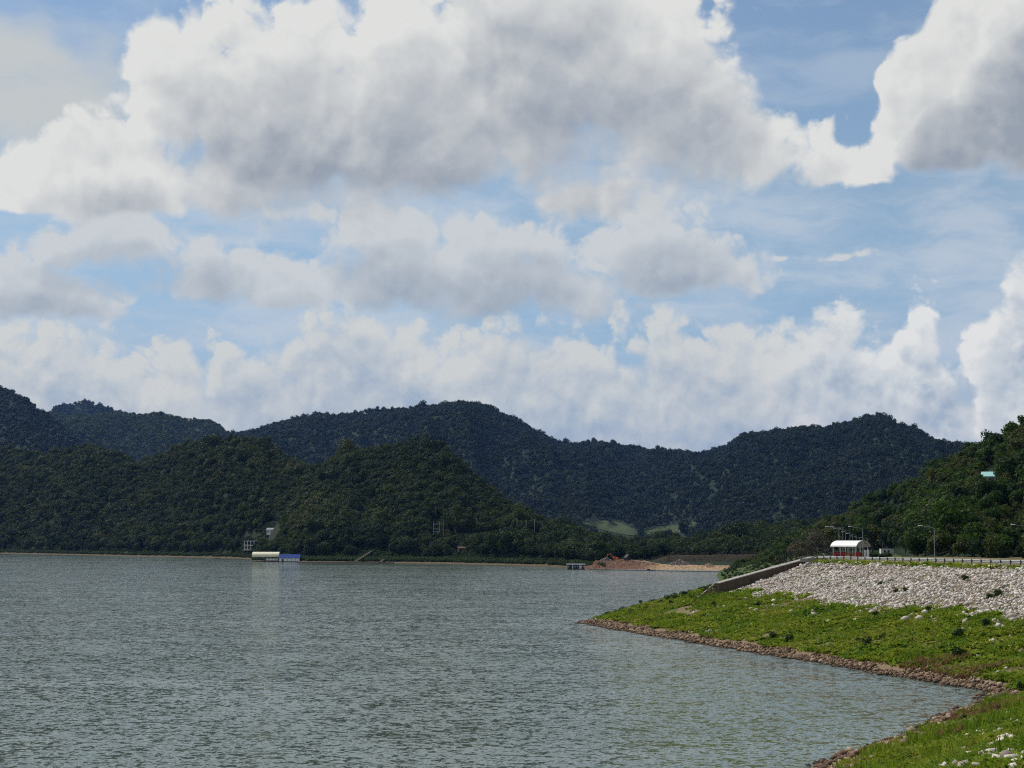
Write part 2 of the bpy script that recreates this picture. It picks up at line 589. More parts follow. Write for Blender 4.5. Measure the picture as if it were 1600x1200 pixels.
def earth_f(T, out):
    p = T.new('ShaderNodeNewGeometry').outputs['Position']
    z = T.sep(p)[2]
    n = T.noise(p, 0.16, 5, 0.65)
    n2 = T.noise(p, 1.4, 4, 0.6)
    wet = T.remap(z, 0.02, 0.35)
    earth = T.ramp(n2, [(0.3, (0.11, 0.075, 0.045)), (0.6, (0.20, 0.145, 0.085)), (0.8, (0.27, 0.21, 0.14))])
    green = T.ramp(n2, [(0.3, (0.035, 0.065, 0.010)), (0.7, (0.09, 0.12, 0.018))])
    g = T.remap(T.m('ADD', n, T.m('MULTIPLY', n2, 0.25)), 0.52, 0.64, 1.0, 0.15)
    c = T.mix(T.m('MULTIPLY', g, T.remap(z, 0.9, 1.7)), earth, green)
    c = T.mix(wet, T.mix(0.72, c, (0.03, 0.02, 0.012)), c)
    principled(T, out, c, 0.9, 0.15, 0, n2, 0.6, 0.2)


M_earth = material('embankment_earth', earth_f)


def grid_mesh(name, xs, ys, zf, mat, parent=None):
    X, Y = np.meshgrid(xs, ys, indexing='ij')
    Z = zf(X, Y)
    V = np.stack([X, Y, Z], -1).reshape(-1, 3)
    nx, ny = len(xs), len(ys)
    i = (np.arange(nx - 1)[:, None] * ny + np.arange(ny - 1)[None, :]).ravel()
    F = np.stack([i, i + ny, i + ny + 1, i + 1], 1)
    keep = Z.ravel()[F].max(1) > -1.5
    F = F[keep]
    used = np.unique(F)
    mp = np.zeros(len(V), int)
    mp[used] = np.arange(len(used))
    return obj_np(name, V[used], mp[F], mat, parent, True)


emb = grid_mesh('embankment', np.arange(-60, 200.1, 1.3), np.arange(-40, 500.5, 1.3), emb_z, M_earth)
bk = grid_mesh('bank', np.arange(10, 200.1, 4.0), np.concatenate([np.arange(499.4, 1250, 4.0), [1252]]), lambda x, y: emb_z(x, y) - 0.02, M_plain)
tag(bk, 'green bank of the lake beyond the end of the dam', None, None, 'structure')
tag(emb, 'grassy earth embankment slope running down to the lake', None, None, 'structure')
far_bank = grid_mesh('bank', np.arange(200.0, 640.1, 8), np.arange(-40, 1250.1, 8), lambda x, y: emb_z(x, y, False), M_plain)
tag(far_bank, 'flat land behind the embankment crest', None, None, 'structure')

# ------------------------------------------------------------------ hills
FH = FPX / math.cos(PITCH)


class Hill:
    def __init__(s, name, sil, ridge, foot, base, tree, back=500, spur=0.16, sscale=70.0, seed=0, beach=0.0, pw=1.0):
        s.name, s.base, s.tree, s.back, s.spur, s.ss, s.seed, s.beach, s.pw = name, base, tree, back, spur, sscale, seed, beach, pw
        s.sil, s.rg, s.ft = (np.array(q, float) for q in (sil, ridge, foot))
        s.u0, s.u1 = s.sil[0, 0], s.sil[-1, 0]

    def cols(s, u):
        py = np.interp(u, s.sil[:, 0], s.sil[:, 1])
        rr = np.interp(u, s.rg[:, 0], s.rg[:, 1])
        rf = np.interp(u, s.ft[:, 0], s.ft[:, 1])
        ang = np.tan(np.arctan((600 - py) / FPX) + PITCH)
        return rr, rf, ang, CAM_H + rr * ang - s.tree

    def z(s, u, r):
        u, r = np.asarray(u, float), np.asarray(r, float)
        rr, rf, ang, hr = s.cols(u)
        b = s.base if np.isscalar(s.base) else np.interp(u, s.base[0], s.base[1])
        t = (r - rf) / (rr - rf)
        tc = np.clip(t, 0, 1)
        prof = tc ** s.pw * 0.55 + sstep(0, 1, tc) * 0.45
        wx = u / s.ss + s.seed * 3.1 + fbm(u / (s.ss * 0.8), tc * 2 + s.seed, 2) * 0.9
        rid = 1 - 2 * np.abs(vnoise(wx, tc * 0.9 + s.seed) - 0.5) * 2
        sp = (rid * 0.7 + fbm(u / (s.ss * 0.35), tc * 4 + s.seed, 3) * 1.1 - 0.1) * s.spur
        hh = np.maximum(hr - b, 0)
        zz = b + hh * (prof + sp * np.sin(np.pi * tc) ** 0.8 * (1 - 0.3 * tc))
        zz = np.maximum(zz, b + hh * tc * 0.3)
        lim = CAM_H + r * ang - s.tree - (1 - tc) * 6          # never rises over the ridge as seen from the lake side
        zz = np.where(t < 1, np.minimum(zz, np.maximum(lim, b)), zz)
        if not s.beach:
            zz = np.where(t < 0, np.maximum(b + t * 60, -4.0), zz)
        zz = np.where(t > 1, b + hh * (1 - sstep(0, 1, (r - rr) / s.back)) ** 1.0, zz)
        if s.beach:
            zz = np.where(r >= rf + s.beach, np.minimum(zz, 3.2 + (r - rf - s.beach) * 0.42), zz)
            zz = np.where(r < rf + s.beach, np.minimum(zz, (r - rf) / s.beach * 3.2), zz)
            zz = np.where(r < rf, (r - rf) * 0.12, zz)
        return zz

    def xyz(s, u, r):
        a = np.arctan((u - 800) / FH)
        return np.stack([r * np.sin(a), r * np.cos(a), s.z(u, r)], -1)

    def mesh(s, mat, nu=220, nt=70, oname='hill'):
        u = np.linspace(s.u0, s.u1, nu)
        rr, rf, _, _ = s.cols(u)
        t = np.concatenate([np.linspace(-0.12, 1, nt), 1 + np.linspace(0.06, 1, 14) ** 1.2])
        Rr = np.where(t[None] <= 1, rf[:, None] + (rr - rf)[:, None] * t[None], rr[:, None] + s.back * (t[None] - 1))
        U = np.repeat(u[:, None], len(t), 1)
        V = s.xyz(U, Rr).reshape(-1, 3)
        n = len(t)
        i = (np.arange(nu - 1)[:, None] * n + np.arange(n - 1)[None]).ravel()
        F = np.stack([i, i + n, i + n + 1, i + 1], 1)
        s.obj = tag(obj_np(oname, V, F, mat, None, True), kind='structure')
        return s.obj

    def hit(s, px, py):
        d = ray(px, py)
        h = math.hypot(d.x, d.y)
        u = 800 + FH * d.x / d.y
        rr, rf, _, _ = s.cols(u)
        r = np.linspace(rf - 30, rr * 1.05, 3000)
        zr = CAM_H + d.z / h * r
        g = s.z(np.full_like(r, u), r)
        k = np.nonzero(zr <= g)[0]
        i = int(k[0]) if len(k) else int(np.argmin(zr - g))
        return Vector((d.x / h * r[i], d.y / h * r[i], g[i]))

    def sample(s, n, rng, tmax=1.06, tmin=0.0):
        """random points spread evenly over the ground of the lake side"""
        u = rng.uniform(s.u0, s.u1, n * 3)
        t = rng.uniform(tmin, tmax, n * 3)
        rr, rf, _, _ = s.cols(u)
        r = rf + (rr - rf) * t
        w = r * (rr - rf)
        k = rng.random(n * 3) < w / w.max()
        u, r, t = u[k][:n], r[k][:n], t[k][:n]
        return u, r, t, s.xyz(u, r)


def project(P):
    c, sn = math.cos(PITCH), math.sin(PITCH)
    dep = P[..., 1] * c + (P[..., 2] - CAM_H) * sn
    up = -P[..., 1] * sn + (P[..., 2] - CAM_H) * c
    return 800 + FPX * P[..., 0] / dep, 600 - FPX * up / dep


def in_poly(px, py, poly):
    ins = np.zeros(px.shape, bool)
    n = len(poly)
    for i in range(n):
        ax, ay = poly[i]
        bx, by = poly[(i + 1) % n]
        c = (ay > py) != (by > py)
        ins ^= c & (px < (bx - ax) * (py - ay) / ((by - ay) or 1e-9) + ax)
    return ins


H_lake = Hill('A1', [(-420, 690), (-250, 680), (-100, 694), (0, 701), (55, 712), (100, 705), (132, 697), (172, 705), (212, 723), (260, 706), (300, 690), (370, 680), (412, 686), (450, 714), (482, 728), (540, 745), (600, 790)],
              [(-420, 3600), (0, 3050), (150, 2750), (300, 2500), (400, 2300), (500, 2100), (600, 2000)],
              [(-420, 3000), (0, 2520), (200, 2125), (350, 1915), (480, 1620), (600, 1560)], 2.0, 11, 500, 0.20, 95, 3, 45)
H_cone = Hill('A2', [(395, 868), (425, 812), (450, 768), (480, 738), (520, 714), (560, 701), (600, 692), (640, 688), (690, 697), (722, 725), (752, 748), (790, 775), (830, 801), (862, 816), (900, 832), (925, 850), (945, 872)],
              [(395, 1720), (450, 1900), (520, 1950), (640, 1850), (722, 1760), (800, 1640), (862, 1540), (945, 1370)],
              [(395, 1660), (480, 1562), (600, 1522), (700, 1486), (850, 1352), (925, 1240), (945, 1225)], 2.0, 11, 400, 0.17, 60, 8, 42)
H_ridge = Hill('B', [(300, 700), (380, 672), (400, 668), (430, 658), (470, 652), (520, 648), (560, 640), (600, 635), (640, 636), (680, 632), (722, 627), (760, 633), (800, 651), (840, 676), (870, 688), (900, 690), (930, 687), (960, 691), (1000, 697), (1050, 703),
                     (1100, 703), (1130, 695), (1160, 681), (1200, 675), (1250, 668), (1290, 671), (1330, 657), (1362, 650), (1400, 659), (1440, 676), (1470, 688), (1500, 691), (1560, 704), (1700, 700), (1900, 690)],
               [(300, 6100), (720, 5600), (1000, 5900), (1200, 5300), (1360, 4900), (1500, 4700), (1900, 4700)],
               [(300, 3500), (700, 3300), (930, 3300), (1050, 3500), (1120, 3100), (1300, 2700), (1500, 2500), (1900, 2400)], 6, 17, 1100, 0.30, 105, 5)
H_left = Hill('C', [(-420, 560), (-250, 570), (-100, 592), (0, 610), (30, 621), (60, 645), (100, 669), (122, 690), (150, 712), (200, 740)],
              [(-420, 5600), (200, 5300)], [(-420, 4000), (200, 4000)], 5, 17, 900, 0.18, 110, 12)
H_mid = Hill('E', [(-100, 668), (40, 658), (75, 651), (110, 650), (150, 651), (200, 647), (260, 650), (310, 655), (350, 671), (372, 683), (420, 705), (470, 740)],
             [(-100, 7000), (470, 6700)], [(-100, 5000), (470, 4900)], 5, 17, 1000, 0.26, 80, 14)
H_far = Hill('D', [(20, 700), (60, 655), (90, 637), (130, 628), (170, 640), (200, 652), (260, 690)], [(20, 9000), (260, 9000)], [(20, 7500), (260, 7500)], 5, 18, 1000, 0.2, 90, 21)
H_low = Hill('F', [(840, 816), (862, 815), (900, 826), (950, 840), (1000, 847), (1040, 845), (1080, 838), (1120, 832), (1160, 829), (1200, 822), (1240, 818), (1300, 808), (1420, 800)],
             [(840, 2000), (940, 2000), (1020, 1900), (1120, 1750), (1420, 1700)], [(840, 1450), (930, 1300), (1150, 1285), (1420, 1300)], 3.5, 8, 500, 0.15, 50, 25)
H_right = Hill('R', [(1150, 872), (1195, 858), (1215, 842), (1250, 823), (1300, 800), (1350, 778), (1400, 752), (1450, 733), (1500, 705), (1550, 683), (1600, 655), (1700, 618), (1900, 590), (2300, 560)],
               [(1150, 1230), (1300, 1150), (1420, 960), (1600, 800), (1900, 660), (2300, 560)],
               [(1150, 1080), (1250, 980), (1395, 940), (1412, 800), (1432, 545), (1500, 500), (1600, 470), (1900, 400), (2300, 340)], ((1150, 1190, 1270), (-4.0, 2.0, 13.6)), 8, 300, 0.16, 70, 31)

FIELDS = [[(905, 818), (930, 812), (962, 813), (995, 826), (1000, 838), (975, 836), (940, 828)],
          [(1000, 831), (1030, 824), (1095, 812), (1085, 822), (1060, 835), (1020, 838)],
          [(925, 834), (955, 834), (1000, 845), (985, 846), (940, 843)],
          [(1022, 844), (1060, 842), (1100, 845), (1070, 848)]]
FIELD_AVOID = FIELDS + [[(x_, y_ + dy_) for (x_, y_) in f_] for f_ in FIELDS for dy_ in (6, 11)]
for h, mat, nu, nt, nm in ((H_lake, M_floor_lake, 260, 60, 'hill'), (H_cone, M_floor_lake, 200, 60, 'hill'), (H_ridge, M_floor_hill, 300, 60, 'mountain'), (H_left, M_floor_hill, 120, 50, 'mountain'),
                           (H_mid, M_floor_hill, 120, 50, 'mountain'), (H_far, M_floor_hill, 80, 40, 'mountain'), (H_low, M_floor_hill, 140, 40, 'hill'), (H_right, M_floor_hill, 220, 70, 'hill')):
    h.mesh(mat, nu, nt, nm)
for h, l in ((H_lake, 'long wooded hill behind the boathouses on the far shore'), (H_cone, 'rounded cone of wooded hill rising from the far shore'), (H_ridge, 'bluish wooded mountain ridge closing the valley'),
             (H_left, 'dark mountain shoulder at the left edge'), (H_mid, 'wooded mountain tinted as sunlit behind the left shoulder'), (H_far, 'small far blue summit'), (H_low, 'low wooded ground at the valley mouth'), (H_right, 'wooded hillside behind the dam road')):
    h.obj['label'] = l

# cleared fields on the valley slopes, laid just over the hill ground
for n_, (hl, poly) in enumerate(((H_ridge, FIELDS[0]), (H_ridge, FIELDS[1]), (H_low, FIELDS[2]), (H_low, FIELDS[3]))):
    pu = [p[0] for p in poly]
    uu = np.linspace(min(pu) - 2, max(pu) + 2, 60)
    _, rf, _, _ = hl.cols(uu)
    rr, _, _, _ = hl.cols(uu)
    tt = np.linspace(0.0, 0.6 if hl is H_ridge else 1.0, 90)
    U = np.repeat(uu[:, None], 90, 1)
    Rg = rf[:, None] + (rr - rf)[:, None] * tt[None]
    V = hl.xyz(U, Rg)
    V[..., 2] += 0.8
    qx, qy = project(V)
    ins = in_poly(qx, qy, poly)
    i = (np.arange(59)[:, None] * 90 + np.arange(89)[None]).ravel()
    F = np.stack([i, i + 90, i + 91, i + 1], 1)
    F = F[ins.ravel()[F].all(1)]
    if len(F):
        used = np.unique(F)
        mp = np.zeros(V.shape[0] * 90, int)
        mp[used] = np.arange(len(used))
        tag(obj_np('field', V.reshape(-1, 3)[used], mp[F], M_field, None, True), ('pale field left of the valley floor', 'long pale field rising to the right', 'small green field behind the red bank', 'narrow field strip in the valley')[n_], None, None, 'structure')

# ground sheet under everything and the lake
g = MB()
g.add([(-14000, -3000, -6), (14000, -3000, -6), (14000, 16000, -6), (-14000, 16000, -6)], [(0, 1, 2, 3)])
tag(g.build('ground', M_ground), kind='structure')


def water_f(T, out):
    p = T.new('ShaderNodeNewGeometry').outputs['Position']
    dist = T.v('LENGTH', p, out=1)
    q = T.new('ShaderNodeVectorRotate', rotation_type='Z_AXIS')
    T.put(q.inputs['Vector'], p)
    q.inputs['Angle'].default_value = R(12)
    q = q.outputs[0]
    gust = T.noise(T.v('MULTIPLY', p, (0.006, 0.012, 0.0)), 1.0, 4, 0.6)
    # wave slopes: three ranges of chop, each channel of the noise taken as one slope component
    s0 = T.noise(T.v('MULTIPLY', q, (0.06, 0.09, 0.1)), 1.0, 2, 0.5, out='Color')
    s1 = T.noise(T.v('MULTIPLY', q, (0.66, 0.78, 0.2)), 1.0, 3, 0.6, distort=0.4, out='Color')
    s2 = T.noise(T.v('MULTIPLY', q, (1.9, 2.0, 0.6)), 1.0, 3, 0.62, out='Color')
    hv = (0.5, 0.5, 0.5)
    sl = T.v('MULTIPLY', T.v('SUBTRACT', s0, hv), (0.10, 0.16, 0))
    sl = T.v('MULTIPLY_ADD', T.v('SUBTRACT', s1, hv), (0.44, 0.80, 0), sl)
    sl = T.v('MULTIPLY_ADD', T.v('SUBTRACT', s2, hv), (0.66, 0.92, 0), sl)
    k = T.remap(gust, 0.32, 0.62, 0.55, 1.30)
    nrm = T.v('NORMALIZE', T.v('ADD', T.v('MULTIPLY', sl, T.comb(k, k, 0.0)), (0, 0, 1)))
    b = T.new('ShaderNodeBsdfPrincipled')
    body = T.mix(gust, (0.072, 0.104, 0.080), (0.088, 0.120, 0.092))
    T.put(b.inputs['Base Color'], body)
    b.inputs['Roughness'].default_value = 0.07
    b.inputs['IOR'].default_value = 1.333
    b.inputs['Specular IOR Level'].default_value = 0.5
    T.put(b.inputs['Normal'], nrm)
    T.put(out.inputs[0], b.outputs[0])


M_water = material('lake_water', water_f)
g = MB()
g.add([(-2200, -600, 0), (1200, -600, 0), (1200, 4200, 0), (-2200, 4200, 0)], [(0, 1, 2, 3)])
tag(g.build('water', M_water), 'grey green lake water with wind ripples', None, None, 'structure')


# ------------------------------------------------------------------ trees
def crown_np(rng, nlobe, nleaf, leaf, shape=(0.33, 0.33, 0.34), zc=0.64, spread=0.62, core=True):
    """leaf clumps over an uneven cluster of lobes; a tree is 1 unit tall"""
    L = []
    for i in range(nlobe):
        v = rng.normal(size=3)
        v /= np.linalg.norm(v)
        k = rng.random() ** 0.45
        c = v * np.array(shape) * spread * k
        c[2] += zc - (0.05 if v[2] < 0 else 0)
        L.append((c, rng.uniform(0.30, 0.58) * shape[0]))
    ctr = np.array([q[0] for q in L])
    rad = np.array([q[1] for q in L])
    w = rad ** 2 / (rad ** 2).sum()
    idx = rng.choice(nlobe, nleaf, p=w)
    n = rng.normal(size=(nleaf, 3))
    n[:, 2] += 0.25
    n /= np.linalg.norm(n, axis=1)[:, None]
    pos = ctr[idx] + n * rad[idx][:, None] * (0.72 + 0.42 * rng.random((nleaf, 1)))
    nn = n + rng.normal(size=(nleaf, 3)) * 0.45
    nn /= np.linalg.norm(nn, axis=1)[:, None]
    a = np.cross(nn, rng.normal(size=(nleaf, 3)))
    a /= np.linalg.norm(a, axis=1)[:, None]
    b = np.cross(nn, a)
    s = leaf * rng.uniform(0.6, 1.35, (nleaf, 1))
    q = 0.35 * s
    V = np.stack([pos - a * s - b * s * 0.25, pos + b * s * 0.8 - nn * q, pos + a * s + b * s * 0.2, pos - b * s * 0.9 - nn * q], 1).reshape(-1, 3)
    F = np.arange(nleaf * 4).reshape(-1, 4)
    return V, F


def trunk_np(rng, h=0.55, r=0.022, limbs=4):
    mb = MB()
    bend = rng.normal(size=2) * 0.03
    mb.tube([(0, 0, -0.06), (bend[0] * 0.4, bend[1] * 0.4, h * 0.45), (bend[0], bend[1], h)], [r * 1.35, r, r * 0.5], 6)
    for i in range(limbs):
        a = i * 2.4 + rng.random()
        z0 = h * rng.uniform(0.45, 0.8)
        d = rng.uniform(0.16, 0.26)
        mb.tube([(bend[0] * 0.7, bend[1] * 0.7, z0), (math.cos(a) * d * 0.6, math.sin(a) * d * 0.6, z0 + 0.10), (math.cos(a) * d, math.sin(a) * d, z0 + 0.26)], [r * 0.55, r * 0.38, r * 0.15], 5)
    return mb


def proto_mesh(rng, mat, nlobe, nleaf, leaf, name, with_trunk=False, **kw):
    V, F = crown_np(rng, nlobe, nleaf, leaf, **kw)
    me = mesh_np(name, V, F, mat)
    return me


def scatter(name, P, scl, rz, idx, protos, label, kind='stuff', tilt=None, cat=None):
    """one object that instances its prototypes on its own points"""
    me = bpy.data.meshes.new(name)
    me.vertices.add(len(P))
    me.vertices.foreach_set('co', np.ascontiguousarray(P, np.float32).ravel())
    for nm, typ, arr in (('scl', 'FLOAT_VECTOR', scl), ('rot', 'FLOAT_VECTOR', rz), ('pick', 'INT', idx)):
        at_ = me.attributes.new(nm, typ, 'POINT')
        if typ == 'INT':
            at_.data.foreach_set('value', np.ascontiguousarray(arr, np.int32))
        else:
            at_.data.foreach_set('vector', np.ascontiguousarray(arr, np.float32).ravel())
    o = link(bpy.data.objects.new(name, me))
    ng = bpy.data.node_groups.new(name + '_scatter', 'GeometryNodeTree')
    ng.interface.new_socket('Geometry', in_out='INPUT', socket_type='NodeSocketGeometry')
    ng.interface.new_socket('Geometry', in_out='OUTPUT', socket_type='NodeSocketGeometry')
    nin, nout = ng.nodes.new('NodeGroupInput'), ng.nodes.new('NodeGroupOutput')
    iop = ng.nodes.new('GeometryNodeInstanceOnPoints')
    g2i = ng.nodes.new('GeometryNodeGeometryToInstance')
    for pme in reversed(protos):
        po = bpy.data.objects.new(pme.name, pme)
        oi = ng.nodes.new('GeometryNodeObjectInfo')
        oi.transform_space = 'ORIGINAL'
        oi.inputs['Object'].default_value = po
        oi.inputs['As Instance'].default_value = True
        ng.links.new(oi.outputs['Geometry'], g2i.inputs[0])
    # instances are joined with the first prototype first
    jn = ng.nodes.new('GeometryNodeJoinGeometry')
    for l in list(ng.links):
        if l.to_node == g2i:
            src = l.from_socket
            ng.links.remove(l)
            ng.links.new(src, jn.inputs[0])
    ng.links.new(nin.outputs[0], iop.inputs['Points'])
    ng.links.new(jn.outputs[0], iop.inputs['Instance'])
    iop.inputs['Pick Instance'].default_value = True
    for nm, dt, sock in (('scl', 'FLOAT_VECTOR', 'Scale'), ('rot', 'FLOAT_VECTOR', 'Rotation'), ('pick', 'INT', 'Instance Index')):
        na = ng.nodes.new('GeometryNodeInputNamedAttribute')
        na.data_type = dt
        na.inputs['Name'].default_value = nm
        src = next(q for q in na.outputs if q.enabled and q.name == 'Attribute')
        if sock == 'Rotation':
            e = ng.nodes.new('FunctionNodeEulerToRotation')
            ng.links.new(src, e.inputs[0])
            src = e.outputs[0]
        ng.links.new(src, iop.inputs[sock])
    ng.links.new(iop.outputs[0], nout.inputs[0])
    md = o.modifiers.new('scatter', 'NODES')
    md.node_group = ng
    return tag(o, label, cat, None, kind)


trng = np.random.default_rng(5)
SH = [dict(shape=(0.34, 0.34, 0.34), zc=0.62), dict(shape=(0.42, 0.42, 0.28), zc=0.66), dict(shape=(0.28, 0.28, 0.40), zc=0.58), dict(shape=(0.38, 0.38, 0.32), zc=0.64), dict(shape=(0.30, 0.30, 0.36), zc=0.62)]
FAR = [proto_mesh(trng, M_leaf_far, 8, 240, 0.052, 'ridge_tree_crown', **SH[i % 5]) for i in range(6)]
M_leaf_sunlit = leaf_mat('leaf_sunlit', [(0.0, (0.018, 0.036, 0.012)), (0.5, (0.034, 0.058, 0.016)), (1.0, (0.060, 0.075, 0.026))], 0.25, 0.004)  # lighter leaf copy: sunlight on this mountain painted into the colour
FARM = [proto_mesh(trng, M_leaf_sunlit, 8, 240, 0.052, 'mountain_tree_crown', **SH[i % 5]) for i in range(6)]
MIDP = [proto_mesh(trng, M_leaf_near_shaded, 12, 900, 0.029, 'lake_tree_crown', **SH[i % 5]) for i in range(7)]
RGT = []
for i in range(6):
    V, F = crown_np(trng, 14, 850, 0.034, **SH[i % 5])
    RGT += [mesh_np('hillside_tree_crown', V, F, m_) for m_ in M_leaf_right]
PALE = [proto_mesh(trng, M_leaf_pale, 10, 320, 0.052, 'pale_tree_crown', **SH[i % 5]) for i in range(4)]
DRY = [proto_mesh(trng, M_leaf_dry, 10, 420, 0.026, 'dry_tree_crown', **SH[i % 5]) for i in range(3)]
BUSH = [proto_mesh(trng, M_leaf_bush, 9, 300, 0.075, 'bush_crown', shape=(0.55, 0.55, 0.42), zc=0.40, spread=0.7) for i in range(4)]
TRUNKS = [trunk_np(trng) for i in range(4)]


def plant_forest(hill, n, hmin, hmax, protos, name, label, seed, tmin=0.02, tmax=1.06, zmin=None, avoid=(), big=0.06):
    rng = np.random.default_rng(seed)
    u, r, t, P = hill.sample(n, rng, tmax, tmin)
    keep = np.ones(len(P), bool)
    px, py = project(P)
    for poly in avoid:
        keep &= ~in_poly(px, py, poly)
    if zmin is not None:
        keep &= (r - hill.cols(u)[1]) > zmin + fbm(u / 25, u / 9, 2) * 26
    P, u = P[keep], u[keep]
    k = len(P)
    h = rng.uniform(hmin, hmax, k) * np.clip(rng.lognormal(0, 0.16, k), 0.7, 1.5) * np.where(rng.random(k) < big, rng.uniform(1.15, 1.5, k), 1)
    h *= 0.85 + 0.6 * (vnoise(u / 30, P[:, 2] / 20) - 0.2)
    S = np.stack([h * rng.uniform(0.9, 1.25, k)] * 2 + [h], 1)
    rot = np.stack([rng.normal(0, 0.05, k), rng.normal(0, 0.05, k), rng.uniform(0, 6.283, k)], 1)
    P[:, 2] -= 0.12 * h
    return P, S, rot, rng.integers(0, len(protos), k), name, protos, label


HOUSES = [[(374, 838), (410, 838), (412, 895), (372, 895)], [(412, 818), (440, 818), (444, 858), (410, 858)], [(430, 838), (454, 838), (456, 868), (428, 868)],
          [(548, 858), (612, 858), (612, 890), (548, 890)], [(672, 812), (692, 812), (694, 846), (670, 846)], [(708, 850), (735, 850), (736, 880), (706, 880)], [(686, 834), (860, 834), (860, 852), (686, 852)]]
for args in ((H_ridge, 34000, 13, 20, FAR, 'forest', 'bluish forest covering the mountain ridge across the valley', 1, 0.02, 1.06, None, FIELD_AVOID),
             (H_left, 9000, 13, 20, FAR, 'forest', 'dark forest on the mountain shoulder at the left edge', 2),
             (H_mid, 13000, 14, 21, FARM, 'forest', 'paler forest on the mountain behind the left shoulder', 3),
             (H_far, 5000, 15, 22, FAR, 'forest', 'forest on the small far summit at the left', 4),
             (H_lake, 18000, 7.5, 13, MIDP, 'forest', 'dark green forest on the long hill behind the boathouses', 5, 0.0, 1.05, 46.0, HOUSES),
             (H_cone, 12000, 7, 12.5, MIDP, 'forest', 'dark green forest on the rounded cone hill by the lake', 6, 0.0, 1.05, 46.0, HOUSES),
             (H_low, 5200, 7, 11, MIDP, 'forest', 'low woodland on the valley floor behind the red earth bank', 7, 0.10, 1.05, None, FIELD_AVOID)):
    P, S, rot, ix, nm, pr, lab = plant_forest(*args)
    scatter(nm, P, S, rot, ix, pr, lab)

# low shrubs and reeds along the far shore
rng = np.random.default_rng(41)
for hill, n, lab in ((H_lake, 8000, 'low scrub along the far shore below the long hill'), (H_cone, 7000, 'low scrub along the far shore below the cone hill')):
    u, r, t, P = hill.sample(n * 8, rng, 0.22, 0.0)
    k = (P[:, 2] > 1.0) & (P[:, 2] < 14) & (vnoise(u / 14, P[:, 2] / 3) > 0.12)
    P = P[k][:n]
    h = rng.uniform(1.0, 3.4, len(P))
    S = np.stack([h * 1.3, h * 1.3, h], 1)
    scatter('scrub', P - np.array([0, 0, 0.2]), S, np.stack([h * 0, h * 0, rng.uniform(0, 6.28, len(P))], 1), rng.integers(0, 4, len(P)), BUSH, lab)

# bushes round the houses
for hill, lab in ((H_lake, 'bushes round the pavilion and the lake houses'), (H_cone, 'bushes below the row of pale poles')):
    u, r, t, P = hill.sample(60000, rng, 0.5, 0.0)
    px, py = project(P)
    k = np.zeros(len(P), bool)
    for poly in HOUSES:
        k |= in_poly(px, py, poly)
    P = P[k & (P[:, 2] > 0.8)][:2600]
    h = rng.uniform(0.9, 2.4, len(P))
    scatter('bushes', P, np.stack([h * 1.4, h * 1.4, h], 1), np.stack([h * 0, h * 0, rng.uniform(0, 6.28, len(P))], 1), rng.integers(0, 4, len(P)), BUSH, lab)


# ------------------------------------------------------------------ trees one can tell apart on the near hillside
def tree_object(name, crown_me, trunk_me, loc, h, rz, sx, label, group, cat='tree'):
    o = bpy.data.objects.new(name, None)
    o.location = loc
    o.rotation_euler = (0, 0, rz)
    o.scale = (h * sx, h * sx, h)
    o.empty_display_size = 0.2
    COL.objects.link(o)
    for nm, me in (('trunk', trunk_me), ('crown', crown_me)):
        c = bpy.data.objects.new(nm, me)
        c.parent = o
        COL.objects.link(c)
    return tag(o, label, cat, group)


TRUNK_ME = []
for tb in TRUNKS:
    tmp = tb.build('trunk', M_bark)
    TRUNK_ME.append(tmp.data)
    bpy.data.objects.remove(tmp)

R_AVOID = [[(1532, 735), (1560, 735), (1562, 768), (1530, 768)], [(1485, 814), (1497, 814), (1499, 838), (1483, 838)]]
P, S, rot, ix, _, _, _ = plant_forest(H_right, 2700, 5.2, 8.8, RGT, '', '', 61, 0.0, 1.07, None, R_AVOID, 0.1)
px, py = project(P)
vis = (px > 1170) & (px < 1640)
size = S[:, 2] / np.hypot(P[:, 0], P[:, 1])
order = np.argsort(-np.where(vis, size, 0))
single = order[:270]
rest = np.setdiff1d(np.arange(len(P)), single)
scatter('forest', P[rest], S[rest], rot[rest], ix[rest], RGT, 'green and olive forest on the upper part of the right hillside')
KIND = {0: 'round crowned', 1: 'wide spreading', 2: 'tall narrow', 3: 'broad', 4: 'slender'}
for i in single:
    kind = KIND[(ix[i] // 3) % 5] + (' dark green', ' bright green', ' olive')[ix[i] % 3]
    low = P[i, 2] < 22
    if px[i] < 1425:
        where = 'on the hillside above the white container'
    elif px[i] < 1480:
        where = 'at the hill foot behind the tall street lamp' if low else 'high on the hillside above the tall street lamp'
    elif px[i] < 1540:
        where = 'at the hill foot right of the tall street lamp' if low else 'on the hillside left of the turquoise roofed house'
    else:
        where = 'at the hill foot by the right edge' if low else ('on the hillside below the turquoise roofed house' if py[i] > 750 else 'on the hilltop above the turquoise roofed house')
    tree_object('hillside_tree', RGT[ix[i]], TRUNK_ME[i % 4], P[i], S[i, 2], rot[i, 2], S[i, 0] / S[i, 2], f'{kind} tree {where}', f'{kind} trees {where}')

